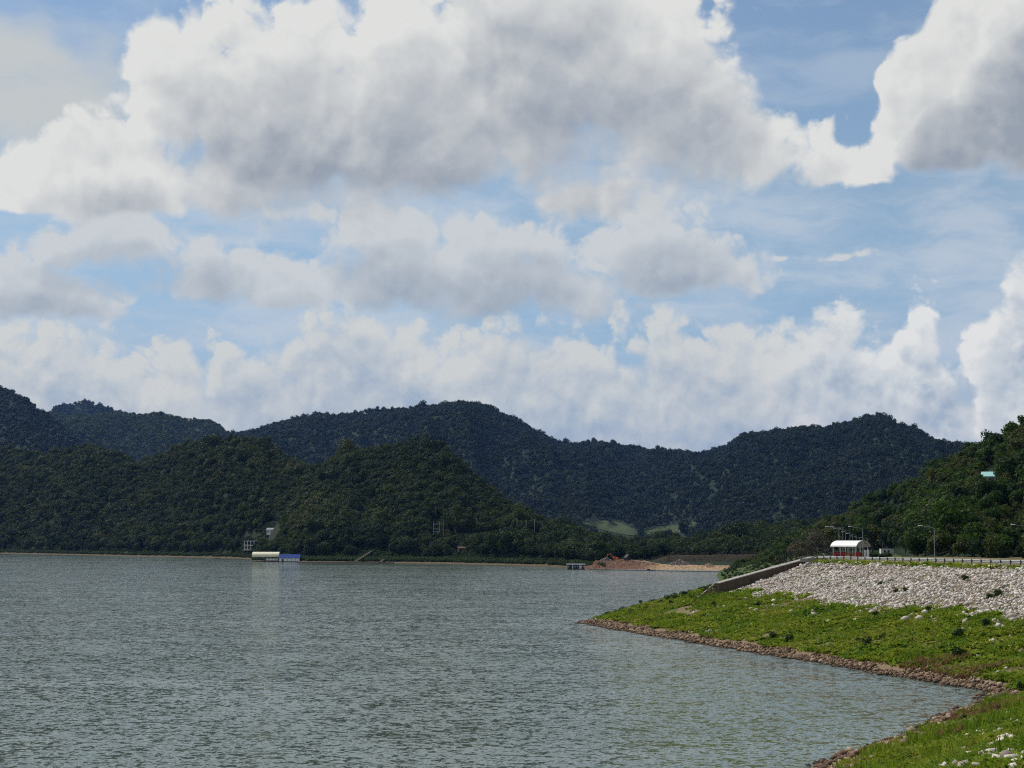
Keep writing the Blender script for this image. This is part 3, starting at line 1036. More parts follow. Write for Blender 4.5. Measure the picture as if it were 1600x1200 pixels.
# pale and dry trees that stand out
rng = np.random.default_rng(77)
for (tx, ty, hgt, pro, lab) in ((463, 852, 10, PALE, 'yellow green tree standing right of the blue roofed boathouse'), (232, 858, 9, PALE, 'olive tree at the far shore left of the white pavilion'),
                                (527, 842, 9, PALE, 'yellow green tree on the shore above the gangways'), (553, 838, 9, PALE, 'olive crowned tree above the left gangway'),
                                (778, 862, 11, PALE, 'yellowish tree below the row of pale poles'), (800, 860, 10, PALE, 'light olive tree below the middle of the pole row'),
                                (822, 862, 9, PALE, 'olive tree below the right end of the pole row'), (720, 848, 8, DRY, 'grey dry tree behind the small brown hut'), (738, 850, 8, DRY, 'grey dry tree right of the small brown hut'),
                                (870, 862, 9, DRY, 'pale dry tree on the shore behind the floating raft house'), (700, 842, 8, DRY, 'dry grey tree right of the lattice frame')):
    q = H_cone.hit(tx, ty) if tx > 440 else H_lake.hit(tx, ty)
    tree_object('shore_tree', pro[rng.integers(len(pro))], TRUNK_ME[0], q, hgt, rng.uniform(0, 6), 1.15, lab, 'trees standing out on the far shore')
prng = np.random.default_rng(303)
for i in range(46):
    tx, ty = prng.uniform(690, 915), prng.uniform(840, 868)
    q = H_cone.hit(tx, ty)
    dry = prng.random() < 0.35
    pro = DRY if dry else PALE
    lab = ('dry grey' if dry else 'pale olive') + ' tree on the shore ' + ('below the lattice frame' if tx < 702 else 'behind the raft house' if tx > 862 else 'below the ' + ('second', 'third', 'fourth', 'fifth', 'sixth', 'seventh', 'eighth')[int(np.argmin(np.abs(np.array((711, 745, 790, 808, 822, 835, 847)) - tx)))] + ' pale pole')
    tree_object('shore_tree', pro[prng.integers(len(pro))], TRUNK_ME[i % 4], q, prng.uniform(4.5, 8.5), prng.uniform(0, 6), prng.uniform(1.0, 1.35), lab, lab.replace('tree', 'trees'))
k = 0
for (tx, r_, hgt, pro) in ((1222, 760, 8, DRY), (1236, 730, 10, DRY), (1252, 790, 12, DRY), (1266, 760, 11, DRY), (1280, 800, 12, DRY), (1294, 770, 9, DRY), (1244, 860, 13, DRY), (1272, 880, 13, DRY),
                           (1206, 850, 8, RGT), (1216, 800, 8, RGT), (1228, 900, 11, RGT), (1302, 900, 14, RGT), (1322, 920, 15, RGT), (1340, 930, 16, RGT), (1362, 935, 15, RGT), (1384, 940, 16, RGT), (1408, 930, 17, RGT), (1310, 850, 9, RGT), (1200, 700, 5, RGT), (1212, 640, 5, RGT), (1190, 760, 5, RGT)):
    a = math.atan((tx - 800) / FH)
    x, y = r_ * math.sin(a), r_ * math.cos(a)
    dry = pro is DRY
    lab = ('first', 'second', 'fourth', 'sixth', 'seventh', 'eighth', 'third', 'fifth')[min(k, 7)] + ' bare grey brown tree from the left, beside the shelter roof' if dry else ('dark green tree behind the shelter and the white container' if tx > 1299 else 'small dark green tree on the brow left of the railing')
    tree_object('roadside_tree', pro[k % len(pro)], TRUNK_ME[k % 4], (x, y, float(emb_z(x, y)) - 0.3), hgt, k * 1.3, 1.1, lab, lab + 's')
    k += 1

# ------------------------------------------------------------------ stones
CR0 = np.array([118.5, 262.0])
TV = np.array([-0.2256, 0.9742])
NV = np.array([0.9742, 0.2256])


def along(x, y):
    return (x - CR0[0]) * TV[0] + (y - CR0[1]) * TV[1]


def main_dist(x, y):
    return (x - 63) * NV[0] + (y - 249) * NV[1]


wall_lo = emb_hit(1124, 930)
wall_hi = Vector((72.1, 458.0, 14.6))
WDIR = (wall_hi - wall_lo).to_2d().normalized()
WSIDE = Vector((-WDIR.y, WDIR.x))           # away from the riprap
S_WALL = 0.0


def past_wall(x, y):
    """signed distance from the wall line, positive on the lake point's side"""
    return (x - wall_lo.x) * WSIDE.x + (y - wall_lo.y) * WSIDE.y


def rock_base(seed):
    r = np.random.default_rng(seed)
    bm = bmesh.new()
    bmesh.ops.create_icosphere(bm, subdivisions=1, radius=0.5)
    V = np.array([v.co[:] for v in bm.verts])
    F = np.array([[v.index for v in f.verts] for f in bm.faces])
    bm.free()
    V *= r.uniform(0.72, 1.25, (len(V), 1))
    V *= np.array([r.uniform(0.9, 1.3), r.uniform(0.75, 1.05), r.uniform(0.55, 0.8)])
    return V, F


ROCKS = [rock_base(200 + i) for i in range(10)]


def rot_np(a):
    """rotation matrices from euler angles (n,3)"""
    cx, cy, cz = np.cos(a).T
    sx, sy, sz = np.sin(a).T
    o, z = np.ones_like(cx), np.zeros_like(cx)
    Rx = np.stack([o, z, z, z, cx, -sx, z, sx, cx], -1).reshape(-1, 3, 3)
    Ry = np.stack([cy, z, sy, z, o, z, -sy, z, cy], -1).reshape(-1, 3, 3)
    Rz = np.stack([cz, -sz, z, sz, cz, z, z, z, o], -1).reshape(-1, 3, 3)
    return Rz @ Ry @ Rx


def stones_np(P, s, rng):
    """joined stones: points, sizes"""
    n = len(P)
    M = rot_np(np.stack([rng.normal(0, 0.5, n), rng.normal(0, 0.5, n), rng.uniform(0, 6.28, n)], 1))
    Vs, Fs, o = [], [], 0
    pick = rng.integers(0, len(ROCKS), n)
    for k, (bv, bf) in enumerate(ROCKS):
        w = np.nonzero(pick == k)[0]
        if not len(w):
            continue
        V = np.einsum('nij,vj->nvi', M[w], bv) * s[w][:, None, None] + P[w][:, None]
        F = bf[None] + (np.arange(len(w)) * len(bv))[:, None, None] + o
        o += len(w) * len(bv)
        Vs.append(V.reshape(-1, 3))
        Fs.append(F.reshape(-1, 3))
    return np.concatenate(Vs), np.concatenate(Fs)


def stone_mat(name, stops, wet=False):
    def f(T, out):
        g = T.new('ShaderNodeNewGeometry')
        oi = T.new('ShaderNodeObjectInfo')
        k = T.m('FRACT', T.m('ADD', g.outputs['Random Per Island'], oi.outputs['Random']))
        c = T.ramp(k, stops)
        n = T.noise(g.outputs['Position'], 2.6, 4, 0.65)
        c = T.mix(T.remap(n, 0.42, 0.75, 0.0, 0.5), c, T.mix(0.5, c, (0.10, 0.085, 0.065)))
        big = T.noise(g.outputs['Position'], 0.07, 3, 0.6)
        c = T.mix(T.remap(big, 0.45, 0.7, 0.0, 0.35), c, T.mix(0.7, c, (0.30, 0.20, 0.16)))
        if wet:
            z = T.sep(g.outputs['Position'])[2]
            c = T.mix(T.remap(z, 0.05, 0.35), T.mix(0.75, c, (0.02, 0.015, 0.010)), c)
        principled(T, out, c, 0.88, 0.2, 0, n, 0.5, 0.08)
    return material(name, f)


M_rip = stone_mat('riprap_stone', [(0.0, (0.20, 0.17, 0.145)), (0.25, (0.41, 0.362, 0.315)), (0.7, (0.58, 0.528, 0.468)), (1.0, (0.74, 0.70, 0.645))])
M_shore = stone_mat('shore_stone', [(0.0, (0.06, 0.036, 0.022)), (0.4, (0.15, 0.092, 0.055)), (0.75, (0.25, 0.165, 0.10)), (1.0, (0.38, 0.30, 0.22))], True)
M_red = stone_mat('red_stone', [(0.0, (0.11, 0.052, 0.034)), (0.5, (0.18, 0.09, 0.055)), (1.0, (0.26, 0.16, 0.105))])
M_sand = stone_mat('sand_stone', [(0.0, (0.30, 0.20, 0.11)), (0.5, (0.40, 0.29, 0.17)), (1.0, (0.50, 0.38, 0.25))])
M_rubble = stone_mat('rubble_stone', [(0.0, (0.10, 0.095, 0.09)), (0.5, (0.17, 0.16, 0.15)), (1.0, (0.26, 0.25, 0.235))])


def emb_points(n, rng, x0, x1, y0, y1):
    x, y = rng.uniform(x0, x1, n), rng.uniform(y0, y1, n)
    z = emb_z(x, y)
    P = np.stack([x, y, z], 1)
    px, py = project(P)
    k = (px > 880) & (px < 1690) & (py < 1260) & (z > -0.5)
    return P[k]


def stone_layer(name, label, P, s, mat, nbig, rng, sink=0.12, part_min=0.0):
    """a stone layer: the largest stones in view as parts, the rest joined"""
    root = empty(name, (float(P[0, 0]), float(P[0, 1]), 0.0))
    tag(root, label, None, None, 'structure')
    root.location = (0, 0, 0)
    P = P.copy()
    P[:, 2] += s * sink
    app = s / np.hypot(P[:, 0], P[:, 1])
    ppx, ppy = project(P)
    app = np.where((ppx < 1600) & (ppy < 1200), app, 0)
    o = np.argsort(-app)
    bigs, rest = o[:nbig], o[nbig:]
    V, F = stones_np(P[rest], s[rest], rng)
    sm = obj_np('small_stones', V, F, mat, root)
    sm['kind'] = 'stuff'
    mes = [mesh_np('stone', bv, bf, mat) for bv, bf in ROCKS]
    for i in bigs:
        c = bpy.data.objects.new('stone', mes[int(i) % len(mes)])
        c.location = P[i]
        c.rotation_euler = (rng.normal(0, 0.4), rng.normal(0, 0.4), rng.uniform(0, 6.28))
        c.scale = (s[i] * 1.08,) * 3
        c.parent = root
        COL.objects.link(c)
    return root


srng = np.random.default_rng(88)
# riprap armour on the upper slope
P = emb_points(150000, srng, 45, 150, 230, 480)
d, sA = shore_dist(P[:, 0], P[:, 1]), past_wall(P[:, 0], P[:, 1])
edge = 7.2 + fbm(P[:, 0] * 0.12, P[:, 1] * 0.12, 3) * 3.2
k = (P[:, 2] > edge) & (P[:, 2] < 14.45 + fbm(P[:, 0] * 0.3, P[:, 1] * 0.3, 2) * 0.6) & (d < 57) & (sA < S_WALL - 1.0) & (np.abs(main_dist(P[:, 0], P[:, 1]) - d) < 2.0)
P = P[k]
hole = fbm(P[:, 0] * 0.22 + 9, P[:, 1] * 0.22, 3)
P = P[hole < 0.25][:42000]
s = np.clip(srng.lognormal(-1.08, 0.42, len(P)), 0.2, 1.0)
stone_layer('riprap_slope', 'slope of pale grey riprap stones below the guard rail', P, s, M_rip, 240, srng, 0.16)
# stones lost in the grass below the riprap
P = emb_points(60000, srng, 15, 140, 90, 470)
d = shore_dist(P[:, 0], P[:, 1])
cl = fbm(P[:, 0] * 0.1 + 3, P[:, 1] * 0.1, 3)
k = (P[:, 2] > 1.4) & (P[:, 2] < 8.2) & (srng.random(len(P)) < np.clip(0.05 + (cl - 0.04) * 0.6 + 0.14 * (P[:, 2] > 6.0), 0, 0.45))
P = P[k][:4200]
s = np.clip(srng.lognormal(-0.95, 0.4, len(P)), 0.18, 0.95) * np.where(P[:, 2] > 5.8, 1.35, 1.0)
# pale boulders on the near bank
extra = []
for (bx, by, n, spread, big) in ((1548, 1166, 14, 1.5, 0.8), (1562, 1160, 8, 1.2, 0.7), (1525, 1192, 12, 1.3, 0.8), (1545, 1195, 10, 1.1, 0.75), (1596, 1190, 14, 1.2, 0.85), (1565, 1145, 6, 1.0, 0.6), (1585, 1158, 6, 1.5, 0.45),
                               (1265, 957, 5, 1.6, 1.2), (1428, 965, 4, 1.2, 1.3), (1490, 968, 5, 1.6, 1.1), (1580, 970, 6, 1.6, 1.2), (1510, 972, 3, 1.0, 1.0), (1130, 938, 16, 3.5, 0.8), (1150, 932, 14, 3.0, 0.8), (1095, 930, 12, 4.0, 0.6), (1180, 945, 12, 4.0, 0.7)):
    c = emb_hit(bx, by)
    for _ in range(n):
        x, y = c.x + srng.normal(0, spread), c.y + srng.normal(0, spread * 1.6)
        extra.append((x, y, float(emb_z(x, y)), big * srng.uniform(0.45, 1.25)))
extra = np.array(extra)
P = np.concatenate([extra[:, :3], P])
s = np.concatenate([extra[:, 3], s])
stone_layer('scattered_stones', 'pale stones scattered through the grass of the slope', P, s, M_rip, 170, srng, 0.14)
# rocks along the waterline
P = emb_points(160000, srng, -10, 75, 95, 480)
d = shore_dist(P[:, 0], P[:, 1])
top = 0.95 + fbm(P[:, 0] * 0.09, P[:, 1] * 0.09, 3) * 2.2 + 0.7 * (P[:, 1] < 245)
k = (P[:, 2] > -0.35) & (P[:, 2] < top)
P = P[k][:20000]
s = np.clip(srng.lognormal(-0.95, 0.36, len(P)), 0.18, 1.1)
stone_layer('shoreline_rocks', 'band of brown rocks along the near waterline', P, s, M_shore, 220, srng, 0.18)


# ------------------------------------------------------------------ grass and shrubs
def tuft_mesh(rng, n, mat, h=1.0, w=0.10, lean=0.5, name='tuft'):
    V, F = [], []
    for i in range(n):
        a = rng.uniform(0, 6.283)
        b = np.array([math.cos(a), math.sin(a), 0])
        c = np.array([-b[1], b[0], 0]) * w * rng.uniform(0.7, 1.4)
        p0 = b * rng.uniform(0, 0.30) + np.array([rng.normal(0, 0.12), rng.normal(0, 0.12), -0.05])
        hh = h * rng.uniform(0.5, 1.1)
        p1 = p0 + b * lean * hh * 0.35 + np.array([0, 0, hh * 0.6])
        p2 = p0 + b * lean * hh * rng.uniform(0.7, 1.3) + np.array([0, 0, hh * rng.uniform(0.75, 1.0)])
        o = len(V)
        V += [p0 - c * 0.6, p0 + c * 0.6, p1 + c, p1 - c, p2]
        F += [(o, o + 1, o + 2), (o, o + 2, o + 3), (o + 3, o + 2, o + 4)]
    return mesh_np(name, np.array(V), np.array(F), mat)


grng = np.random.default_rng(19)
TUFT = [tuft_mesh(grng, 16, M_grass, 0.62, 0.09, 0.8) for _ in range(4)] + [tuft_mesh(grng, 14, M_grass, 0.42, 0.16, 1.3) for _ in range(3)]
TUFT_DRY = [tuft_mesh(grng, 18, M_grass_dry, 0.9, 0.05, 0.45) for _ in range(3)]
P = np.concatenate([emb_points(190000, grng, 0, 150, 85, 500), emb_points(90000, grng, 10, 75, 85, 250)])
d, sA = shore_dist(P[:, 0], P[:, 1]), past_wall(P[:, 0], P[:, 1])
edge = 7.6 + fbm(P[:, 0] * 0.12, P[:, 1] * 0.12, 3) * 3.2
near = np.abs(main_dist(P[:, 0], P[:, 1]) - d) > 2.0
beyond = sA > S_WALL + 1.5
bare = fbm(P[:, 0] * 0.13 + 20, P[:, 1] * 0.13 + 4, 4)
zone = (P[:, 2] > 0.95 + bare) & ((P[:, 2] < edge) | near | beyond) | ((P[:, 2] > 14.0) & (d < 55.4))
k = zone & ((d < 55.4) | beyond) & (d < 62) & (bare < 0.21 + 0.08 * near) & (grng.random(len(P)) < 0.85)
P = P[k]
n = len(P)
h = grng.uniform(0.5, 1.1, n) * np.where(P[:, 1] < 235, 0.62, 1.0) * (1 + 0.8 * (vnoise(P[:, 0] * 0.25, P[:, 1] * 0.25) - 0.4))
S = np.stack([h * 1.25, h * 1.25, h], 1)
rot = np.stack([grng.normal(0, 0.15, n), grng.normal(0, 0.15, n), grng.uniform(0, 6.28, n)], 1)
scatter('grass', P, S, rot, grng.integers(0, 7, n), TUFT, 'bright green grass and creeping weeds on the embankment')
# dry reeds just above the rocks, and a dry patch at the head of the wall
P = emb_points(120000, grng, 0, 90, 100, 480)
patch = fbm(P[:, 0] * 0.06 + 7, P[:, 1] * 0.06 + 31, 3)
k = (P[:, 2] > 0.7) & (P[:, 2] < 2.0 + patch * 5) & (patch > 0.14 + 0.06 * (P[:, 1] < 245))
P = P[k][:1500]
c = emb_hit(1205, 888)
Q = np.stack([c.x + grng.normal(0, 7, 500), c.y + grng.normal(0, 4, 500)], 1)
Q = np.concatenate([Q, emb_z(Q[:, 0], Q[:, 1])[:, None]], 1)
Q = Q[past_wall(Q[:, 0], Q[:, 1]) > 4.5]
P = np.concatenate([P, Q])
n = len(P)
h = grng.uniform(0.5, 1.3, n)
scatter('dry_grass', P, np.stack([h, h, h], 1), np.stack([h * 0, h * 0, grng.uniform(0, 6.28, n)], 1), grng.integers(0, 3, n), TUFT_DRY, 'patches of dry orange brown grass above the shoreline rocks')

BUSHES = [(1495, 998, 1.9, 'dark round shrub in the grass, upper of the pair near the right edge'), (1496, 1028, 2.0, 'dark spreading shrub above the rocks near the right edge'), (1543, 980, 1.7, 'dark low shrub just below the riprap at the right'),
          (1356, 1009, 1.6, 'dark round shrub in the middle of the grassy slope'), (1380, 999, 1.3, 'small shrub right of the mid slope shrub'), (1340, 1004, 1.0, 'tiny shrub left of the mid slope shrub'),
          (1372, 1013, 0.9, 'tiny shrub below the mid slope shrub'), (1414, 1016, 1.0, 'low dull shrub above the brown rocks'), (1537, 998, 1.0, 'small shrub right of the dark round shrub'), (1561, 1017, 0.9, 'small shrub near the right edge above the cove'),
          (1367, 964, 1.3, 'shrub at the lower edge of the riprap'), (1508, 908, 1.3, 'shrub alone high in the riprap at the right'), (1560, 932, 1.6, 'largest shrub growing in the riprap'), (1546, 936, 1.2, 'shrub left of the largest riprap shrub'),
          (1399, 927, 1.1, 'left of two small shrubs in the riprap'), (1414, 925, 1.0, 'right of two small shrubs in the riprap'), (1453, 955, 1.2, 'shrub low in the middle of the riprap'), (1376, 915, 1.0, 'flat shrub in the riprap left of centre'),
          (1102, 926, 1.6, 'dark shrub beside the foot of the concrete wall'), (1069, 932, 1.5, 'shrub on the brow left of the concrete wall'), (1056, 931, 1.4, 'bushy weed on the brow of the point'), (1114, 949, 1.5, 'dark shrub below the foot of the concrete wall'),
          (1183, 948, 1.3, 'shrub among stones below the riprap corner'), (1001, 944, 1.5, 'bushy weed on the brow near the tip'), (1210, 998, 1.6, 'dark leafy clump low on the slope above the brown grass'), (1235, 1003, 1.5, 'second leafy clump above the brown grass'),
          (1098, 968, 1.4, 'dark clump on the lower slope of the point'), (1597, 1082, 1.6, 'dark shrub at the head of the cove'), (1508, 1128, 0.9, 'small dark shrub on the near bank'), (1560, 1112, 0.8, 'low shrub on the near bank by the path of stones')]
for i, (bx, by, h, lab) in enumerate(BUSHES):
    q = emb_hit(bx, by)
    o = bpy.data.objects.new('shrub', None)
    o.location = q
    o.scale = (h * 1.15, h * 1.15, h)
    o.rotation_euler = (0, 0, i * 1.7)
    COL.objects.link(o)
    tag(o, lab, 'shrub', 'shrubs on the embankment slope')
    c = bpy.data.objects.new('foliage', BUSH[i % 4])
    c.parent = o
    COL.objects.link(c)
    c = bpy.data.objects.new('stem', TRUNK_ME[i % 4])
    c.parent = o
    c.scale = (1, 1, 0.7)
    COL.objects.link(c)
# reeds at the tip of the point and loose weeds over the slope
REED = [tuft_mesh(grng, 12, M_grass, 1.5, 0.03, 0.25, 'reed') for _ in range(3)]
c = emb_hit(925, 966)
Q = np.stack([c.x + grng.normal(0, 3.0, 160), c.y + grng.normal(0, 2.0, 160)], 1)
W2 = emb_points(40000, grng, 0, 140, 90, 470)
W2 = W2[(W2[:, 2] > 1.2) & (W2[:, 2] < 7) & (vnoise(W2[:, 0] * 0.16 + 40, W2[:, 1] * 0.16) > 0.66)][:1400]
Q = np.concatenate([Q, emb_z(Q[:, 0], Q[:, 1])[:, None]], 1)
P = np.concatenate([Q[Q[:, 2] > 0.05], W2])
h = grng.uniform(0.55, 1.15, len(P))
scatter('reeds', P, np.stack([h, h, h], 1), np.stack([h * 0, h * 0, grng.uniform(0, 6.28, len(P))], 1), grng.integers(0, 3, len(P)), REED, 'thin upright reeds and weeds at the tip of the point and on the slope')
# scrub over the low land beyond the dam's end
P = np.stack([grng.uniform(15, 260, 30000), grng.uniform(500, 1240, 30000)], 1)
P = np.concatenate([P, emb_z(P[:, 0], P[:, 1])[:, None]], 1)
px_, py_ = project(P)
k = (P[:, 2] > 0.6) & (px_ < 1310) & (vnoise(P[:, 0] * 0.06, P[:, 1] * 0.06) > 0.3)
P = P[k][:1500]
h = grng.uniform(0.4, 1.4, len(P))
scatter('scrub', P, np.stack([h * 1.3, h * 1.3, h], 1), np.stack([h * 0, h * 0, grng.uniform(0, 6.28, len(P))], 1), grng.integers(0, 4, len(P)), BUSH, 'green scrub on the lake bank beyond the dam')
# hedge-like weeds along the brow behind the wall
P = emb_points(60000, grng, 15, 130, 440, 560)
sA, d = past_wall(P[:, 0], P[:, 1]), shore_dist(P[:, 0], P[:, 1])
k = (sA > S_WALL + 3) & (d > 4) & (vnoise(P[:, 0] * 0.2, P[:, 1] * 0.2) > 0.45) & (d < 70)
P = P[k][:700]
h = grng.uniform(0.5, 1.5, len(P))
scatter('weeds', P, np.stack([h * 1.2, h * 1.2, h], 1), np.stack([h * 0, h * 0, grng.uniform(0, 6.28, len(P))], 1), grng.integers(0, 4, len(P)), BUSH, 'bushy weeds along the far brow of the point')


# ------------------------------------------------------------------ things on the embankment
M_conc = paint('concrete', (0.33, 0.315, 0.285), 0.85, 0.2, 0.30, 0.6, dirt=(0.07, 0.062, 0.05))
M_conc_shaded = paint('shaded_weathered_concrete', (0.10, 0.075, 0.05), 0.9, 0.2, 0.4, 0.5, dirt=(0.03, 0.022, 0.015))  # shade of the wall face put into the base colour, with stains over it
M_galv = paint('galvanised_steel', (0.30, 0.31, 0.31), 0.5, 0.5, 0.25, 1.0, 0.3)
M_white = paint('white_paint', (0.76, 0.76, 0.74), 0.45, 0.4, 0.08)
M_redp = paint('red_paint', (0.42, 0.035, 0.028), 0.5, 0.4, 0.12)
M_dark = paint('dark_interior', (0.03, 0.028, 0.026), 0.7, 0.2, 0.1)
M_glass = paint('dark_glass', (0.02, 0.025, 0.03), 0.12, 0.6, 0.02)
M_blue = paint('blue_paint', (0.012, 0.04, 0.22), 0.75, 0.12, 0.1)
M_paleblue = paint('pale_blue_paint', (0.30, 0.42, 0.58), 0.45, 0.4, 0.1)
M_cream = paint('cream_sheet', (0.66, 0.63, 0.46), 0.55, 0.3, 0.1, 0.3)
M_teal = paint('turquoise_sheet', (0.30, 0.58, 0.55), 0.5, 0.4, 0.08)
M_wood = paint('weathered_wood', (0.15, 0.115, 0.085), 0.85, 0.2, 0.3, 0.8)
M_oldwood = paint('old_grey_wood', (0.075, 0.07, 0.065), 0.9, 0.1, 0.3)
M_brownroof = paint('brown_roof', (0.13, 0.075, 0.055), 0.8, 0.2, 0.2)
M_greyroof = paint('grey_roof', (0.22, 0.23, 0.25), 0.6, 0.3, 0.15)
M_orange = paint('orange_paint', (0.45, 0.13, 0.03), 0.5, 0.4, 0.15)
M_rubber = paint('rubber', (0.025, 0.025, 0.025), 0.8, 0.2, 0.1)
M_asphalt = paint('asphalt', (0.055, 0.055, 0.055), 0.9, 0.2, 0.2, 0.4, dirt=(0.09, 0.08, 0.07))
M_pole = paint('pale_pole', (0.42, 0.40, 0.36), 0.8, 0.2, 0.15)

CRZ = math.atan2(TV[1], TV[0])


def crest(s, off=57.0):
    q = CR0 + TV * s + NV * (off - 57.0)
    return Vector((q[0], q[1], float(emb_z(q[0], q[1], False))))


def ribbon(name, pts, half, mat, lift, parent=None, thick=0.0):
    mb = MB()
    L, Rr = [], []
    for i, p in enumerate(pts):
        t = (pts[min(i + 1, len(pts) - 1)] - pts[max(i - 1, 0)])
        n = Vector((-t.y, t.x, 0)).normalized()
        L.append(p + n * half + Vector((0, 0, lift)))
        Rr.append(p - n * half + Vector((0, 0, lift)))
    n = len(pts)
    if thick:
        V = L + Rr + [q - Vector((0, 0, thick)) for q in L] + [q - Vector((0, 0, thick)) for q in Rr]
        F = []
        for i in range(n - 1):
            F += [(i, i + 1, n + i + 1, n + i), (2 * n + i, 3 * n + i, 3 * n + i + 1, 2 * n + i + 1), (i, 2 * n + i, 2 * n + i + 1, i + 1), (n + i, n + i + 1, 3 * n + i + 1, 3 * n + i)]
        mb.add(V, F)
    else:
        mb.add(L + Rr, [(i, n + i, n + i + 1, i + 1) for i in range(n - 1)])
    return mb.build(name, mat, parent)


ROAD = [crest(s, 64.5) for s in range(-60, 206, 8)]
for (x, y) in ((84, 480), (92, 510), (101, 550), (112, 600), (124, 660), (138, 730), (153, 800), (170, 880), (184, 950)):
    ROAD.append(Vector((x, y, float(emb_z(x, y, False)))))
for p in ROAD:
    p.z = max(p.z, 0) + 0.03
road = tag(ribbon('road', ROAD, 3.6, M_asphalt, 0.05, None, 0.3), 'asphalt road along the dam crest', None, None, 'structure')
for side in (-1, 1):
    pts = []
    for i, p in enumerate(ROAD):
        t = (ROAD[min(i + 1, len(ROAD) - 1)] - ROAD[max(i - 1, 0)])
        pts.append(p + Vector((-t.y, t.x, 0)).normalized() * side * 3.78)
    ribbon('kerb', pts, 0.15, M_conc, 0.17, road, 0.4)

# guard rail
gr = tag(empty('guard_rail', crest(90, 56.4)), 'long grey steel guard rail along the top of the riprap', 'guard rail')
base = gr.location.copy()
prof = [(-0.02, 0.45), (0.07, 0.53), (0.07, 0.64), (0.0, 0.72), (0.07, 0.80), (0.07, 0.92), (-0.02, 1.0), (-0.06, 1.0), (-0.06, 0.45)]
mb = MB()
mb.prism([Vector((0, q[0], q[1])) for q in prof], (-2.02, 0, 0), (2.02, 0, 0))
pan = mb.build('rail_panel', M_galv, gr)
mb = MB()
mb.box((0, 0.16, 0.35), (0.20, 0.14, 1.4))
post = mb.build('post', M_oldwood, gr)
first = True
for i in range(-12, 52):
    p = crest(i * 4.0, 56.4) - base
    p.z = float(emb_z(p.x + base.x, p.y + base.y, False)) - base.z
    for src, sh in ((pan, 2.0), (post, 0.0)):
        c = src if first else src.copy()
        if not first:
            COL.objects.link(c)
            c.parent = gr
        c.location = p + Vector((TV[0] * sh, TV[1] * sh, 0))
        c.rotation_euler = (0, 0, CRZ)
    first = False

# concrete wall running down the slope
def wall_on_slope():
    root = tag(empty('retaining_wall', wall_lo), 'shade-darkened concrete retaining wall running down the slope beside the riprap', 'wall')
    a, b = wall_lo.copy(), wall_hi.copy()
    e = (b - a)
    L = math.hypot(e.x, e.y)
    dx_, dy_ = e.x / L, e.y / L
    side = Vector((WSIDE.x, WSIDE.y, 0))
    n = 12
    top, cap = MB(), MB()
    for i in range(n):
        t0, t1 = i / n, (i + 1) / n - 0.0015
        def pt(t, hgt):
            q = a + e * t
            return Vector((q.x, q.y, q.z + hgt)) - a
        h0, h1 = 2.6 - 1.9 * t0, 2.6 - 1.9 * t1
        poly = [pt(t0, -1.2), pt(t1, -1.2), pt(t1, h1), pt(t0, h0)]
        m = MB()
        m.prism(poly, (0, 0, 0), side * 1.3)
        m.build('wall_panel', M_conc_shaded, root)
        m = MB()
        poly = [pt(t0, h0 + 0.004), pt(t1, h1 + 0.004), pt(t1, h1 + 0.20), pt(t0, h0 + 0.20)]
        m.prism(poly, -side * 0.12, side * 1.42)
        m.build('coping', M_conc, root)
    return root


wall_on_slope()

# pale gravel chute on the far side of the wall
P = []
for i in range(2600):
    t = srng.random()
    q = wall_lo.lerp(wall_hi, t)
    o = 1.5 + srng.random() * 4.2 * (1 - 0.5 * t)
    x, y = q.x + WSIDE.x * o, q.y + WSIDE.y * o
    P.append((x, y, float(emb_z(x, y)) + 2.85 - 1.9 * t - (o - 1.5) * 0.5))
P = np.array(P)
V, F = stones_np(P, srng.uniform(0.2, 0.5, len(P)), srng)
tag(obj_np('gravel', V, F, M_rip), 'strip of pale gravel heaped behind the concrete wall', None, None, 'stuff')


# street lamps
def lamp(px_, r_, label, h=7.0, arm=2.8, group='street lamps along the dam road', adir=None, thick=1.0, z=None):
    a = math.atan((px_ - 800) / FH)
    x, y = r_ * math.sin(a), r_ * math.cos(a)
    z = float(emb_z(x, y, False)) if z is None else z
    o = tag(empty('street_lamp', (x, y, z)), label, 'street lamp', group)
    m = MB()
    m.tube([(0, 0, -0.3), (0, 0, h * 0.5), (0, 0, h)], [0.09 * thick, 0.075 * thick, 0.055 * thick], 8)
    m.build('pole', M_galv, o)
    m = MB()
    m.box((0, 0, 0.08), (0.45, 0.45, 0.16))
    m.build('base_plate', M_conc, o)
    d = Vector(adir or (-0.97, -0.22, 0)).normalized()
    m = MB()
    m.tube([(0, 0, h - 0.1), d * 0.35 + Vector((0, 0, h + 0.15)), d * arm + Vector((0, 0, h + 0.55))], [0.06 * thick, 0.055 * thick, 0.045 * thick], 6)
    m.build('arm', M_galv, o)
    m = MB()
    c = d * (arm + 0.3) + Vector((0, 0, h + 0.58))
    m.box(c, (0.8, 0.30, 0.14), math.atan2(d.y, d.x))
    hd = m.build('lamp_head', M_white, o, 0.04)
    m = MB()
    m.box(c - Vector((0, 0, 0.085)), (0.5, 0.22, 0.03), math.atan2(d.y, d.x))
    m.build('lens', M_glass, hd)
    return o


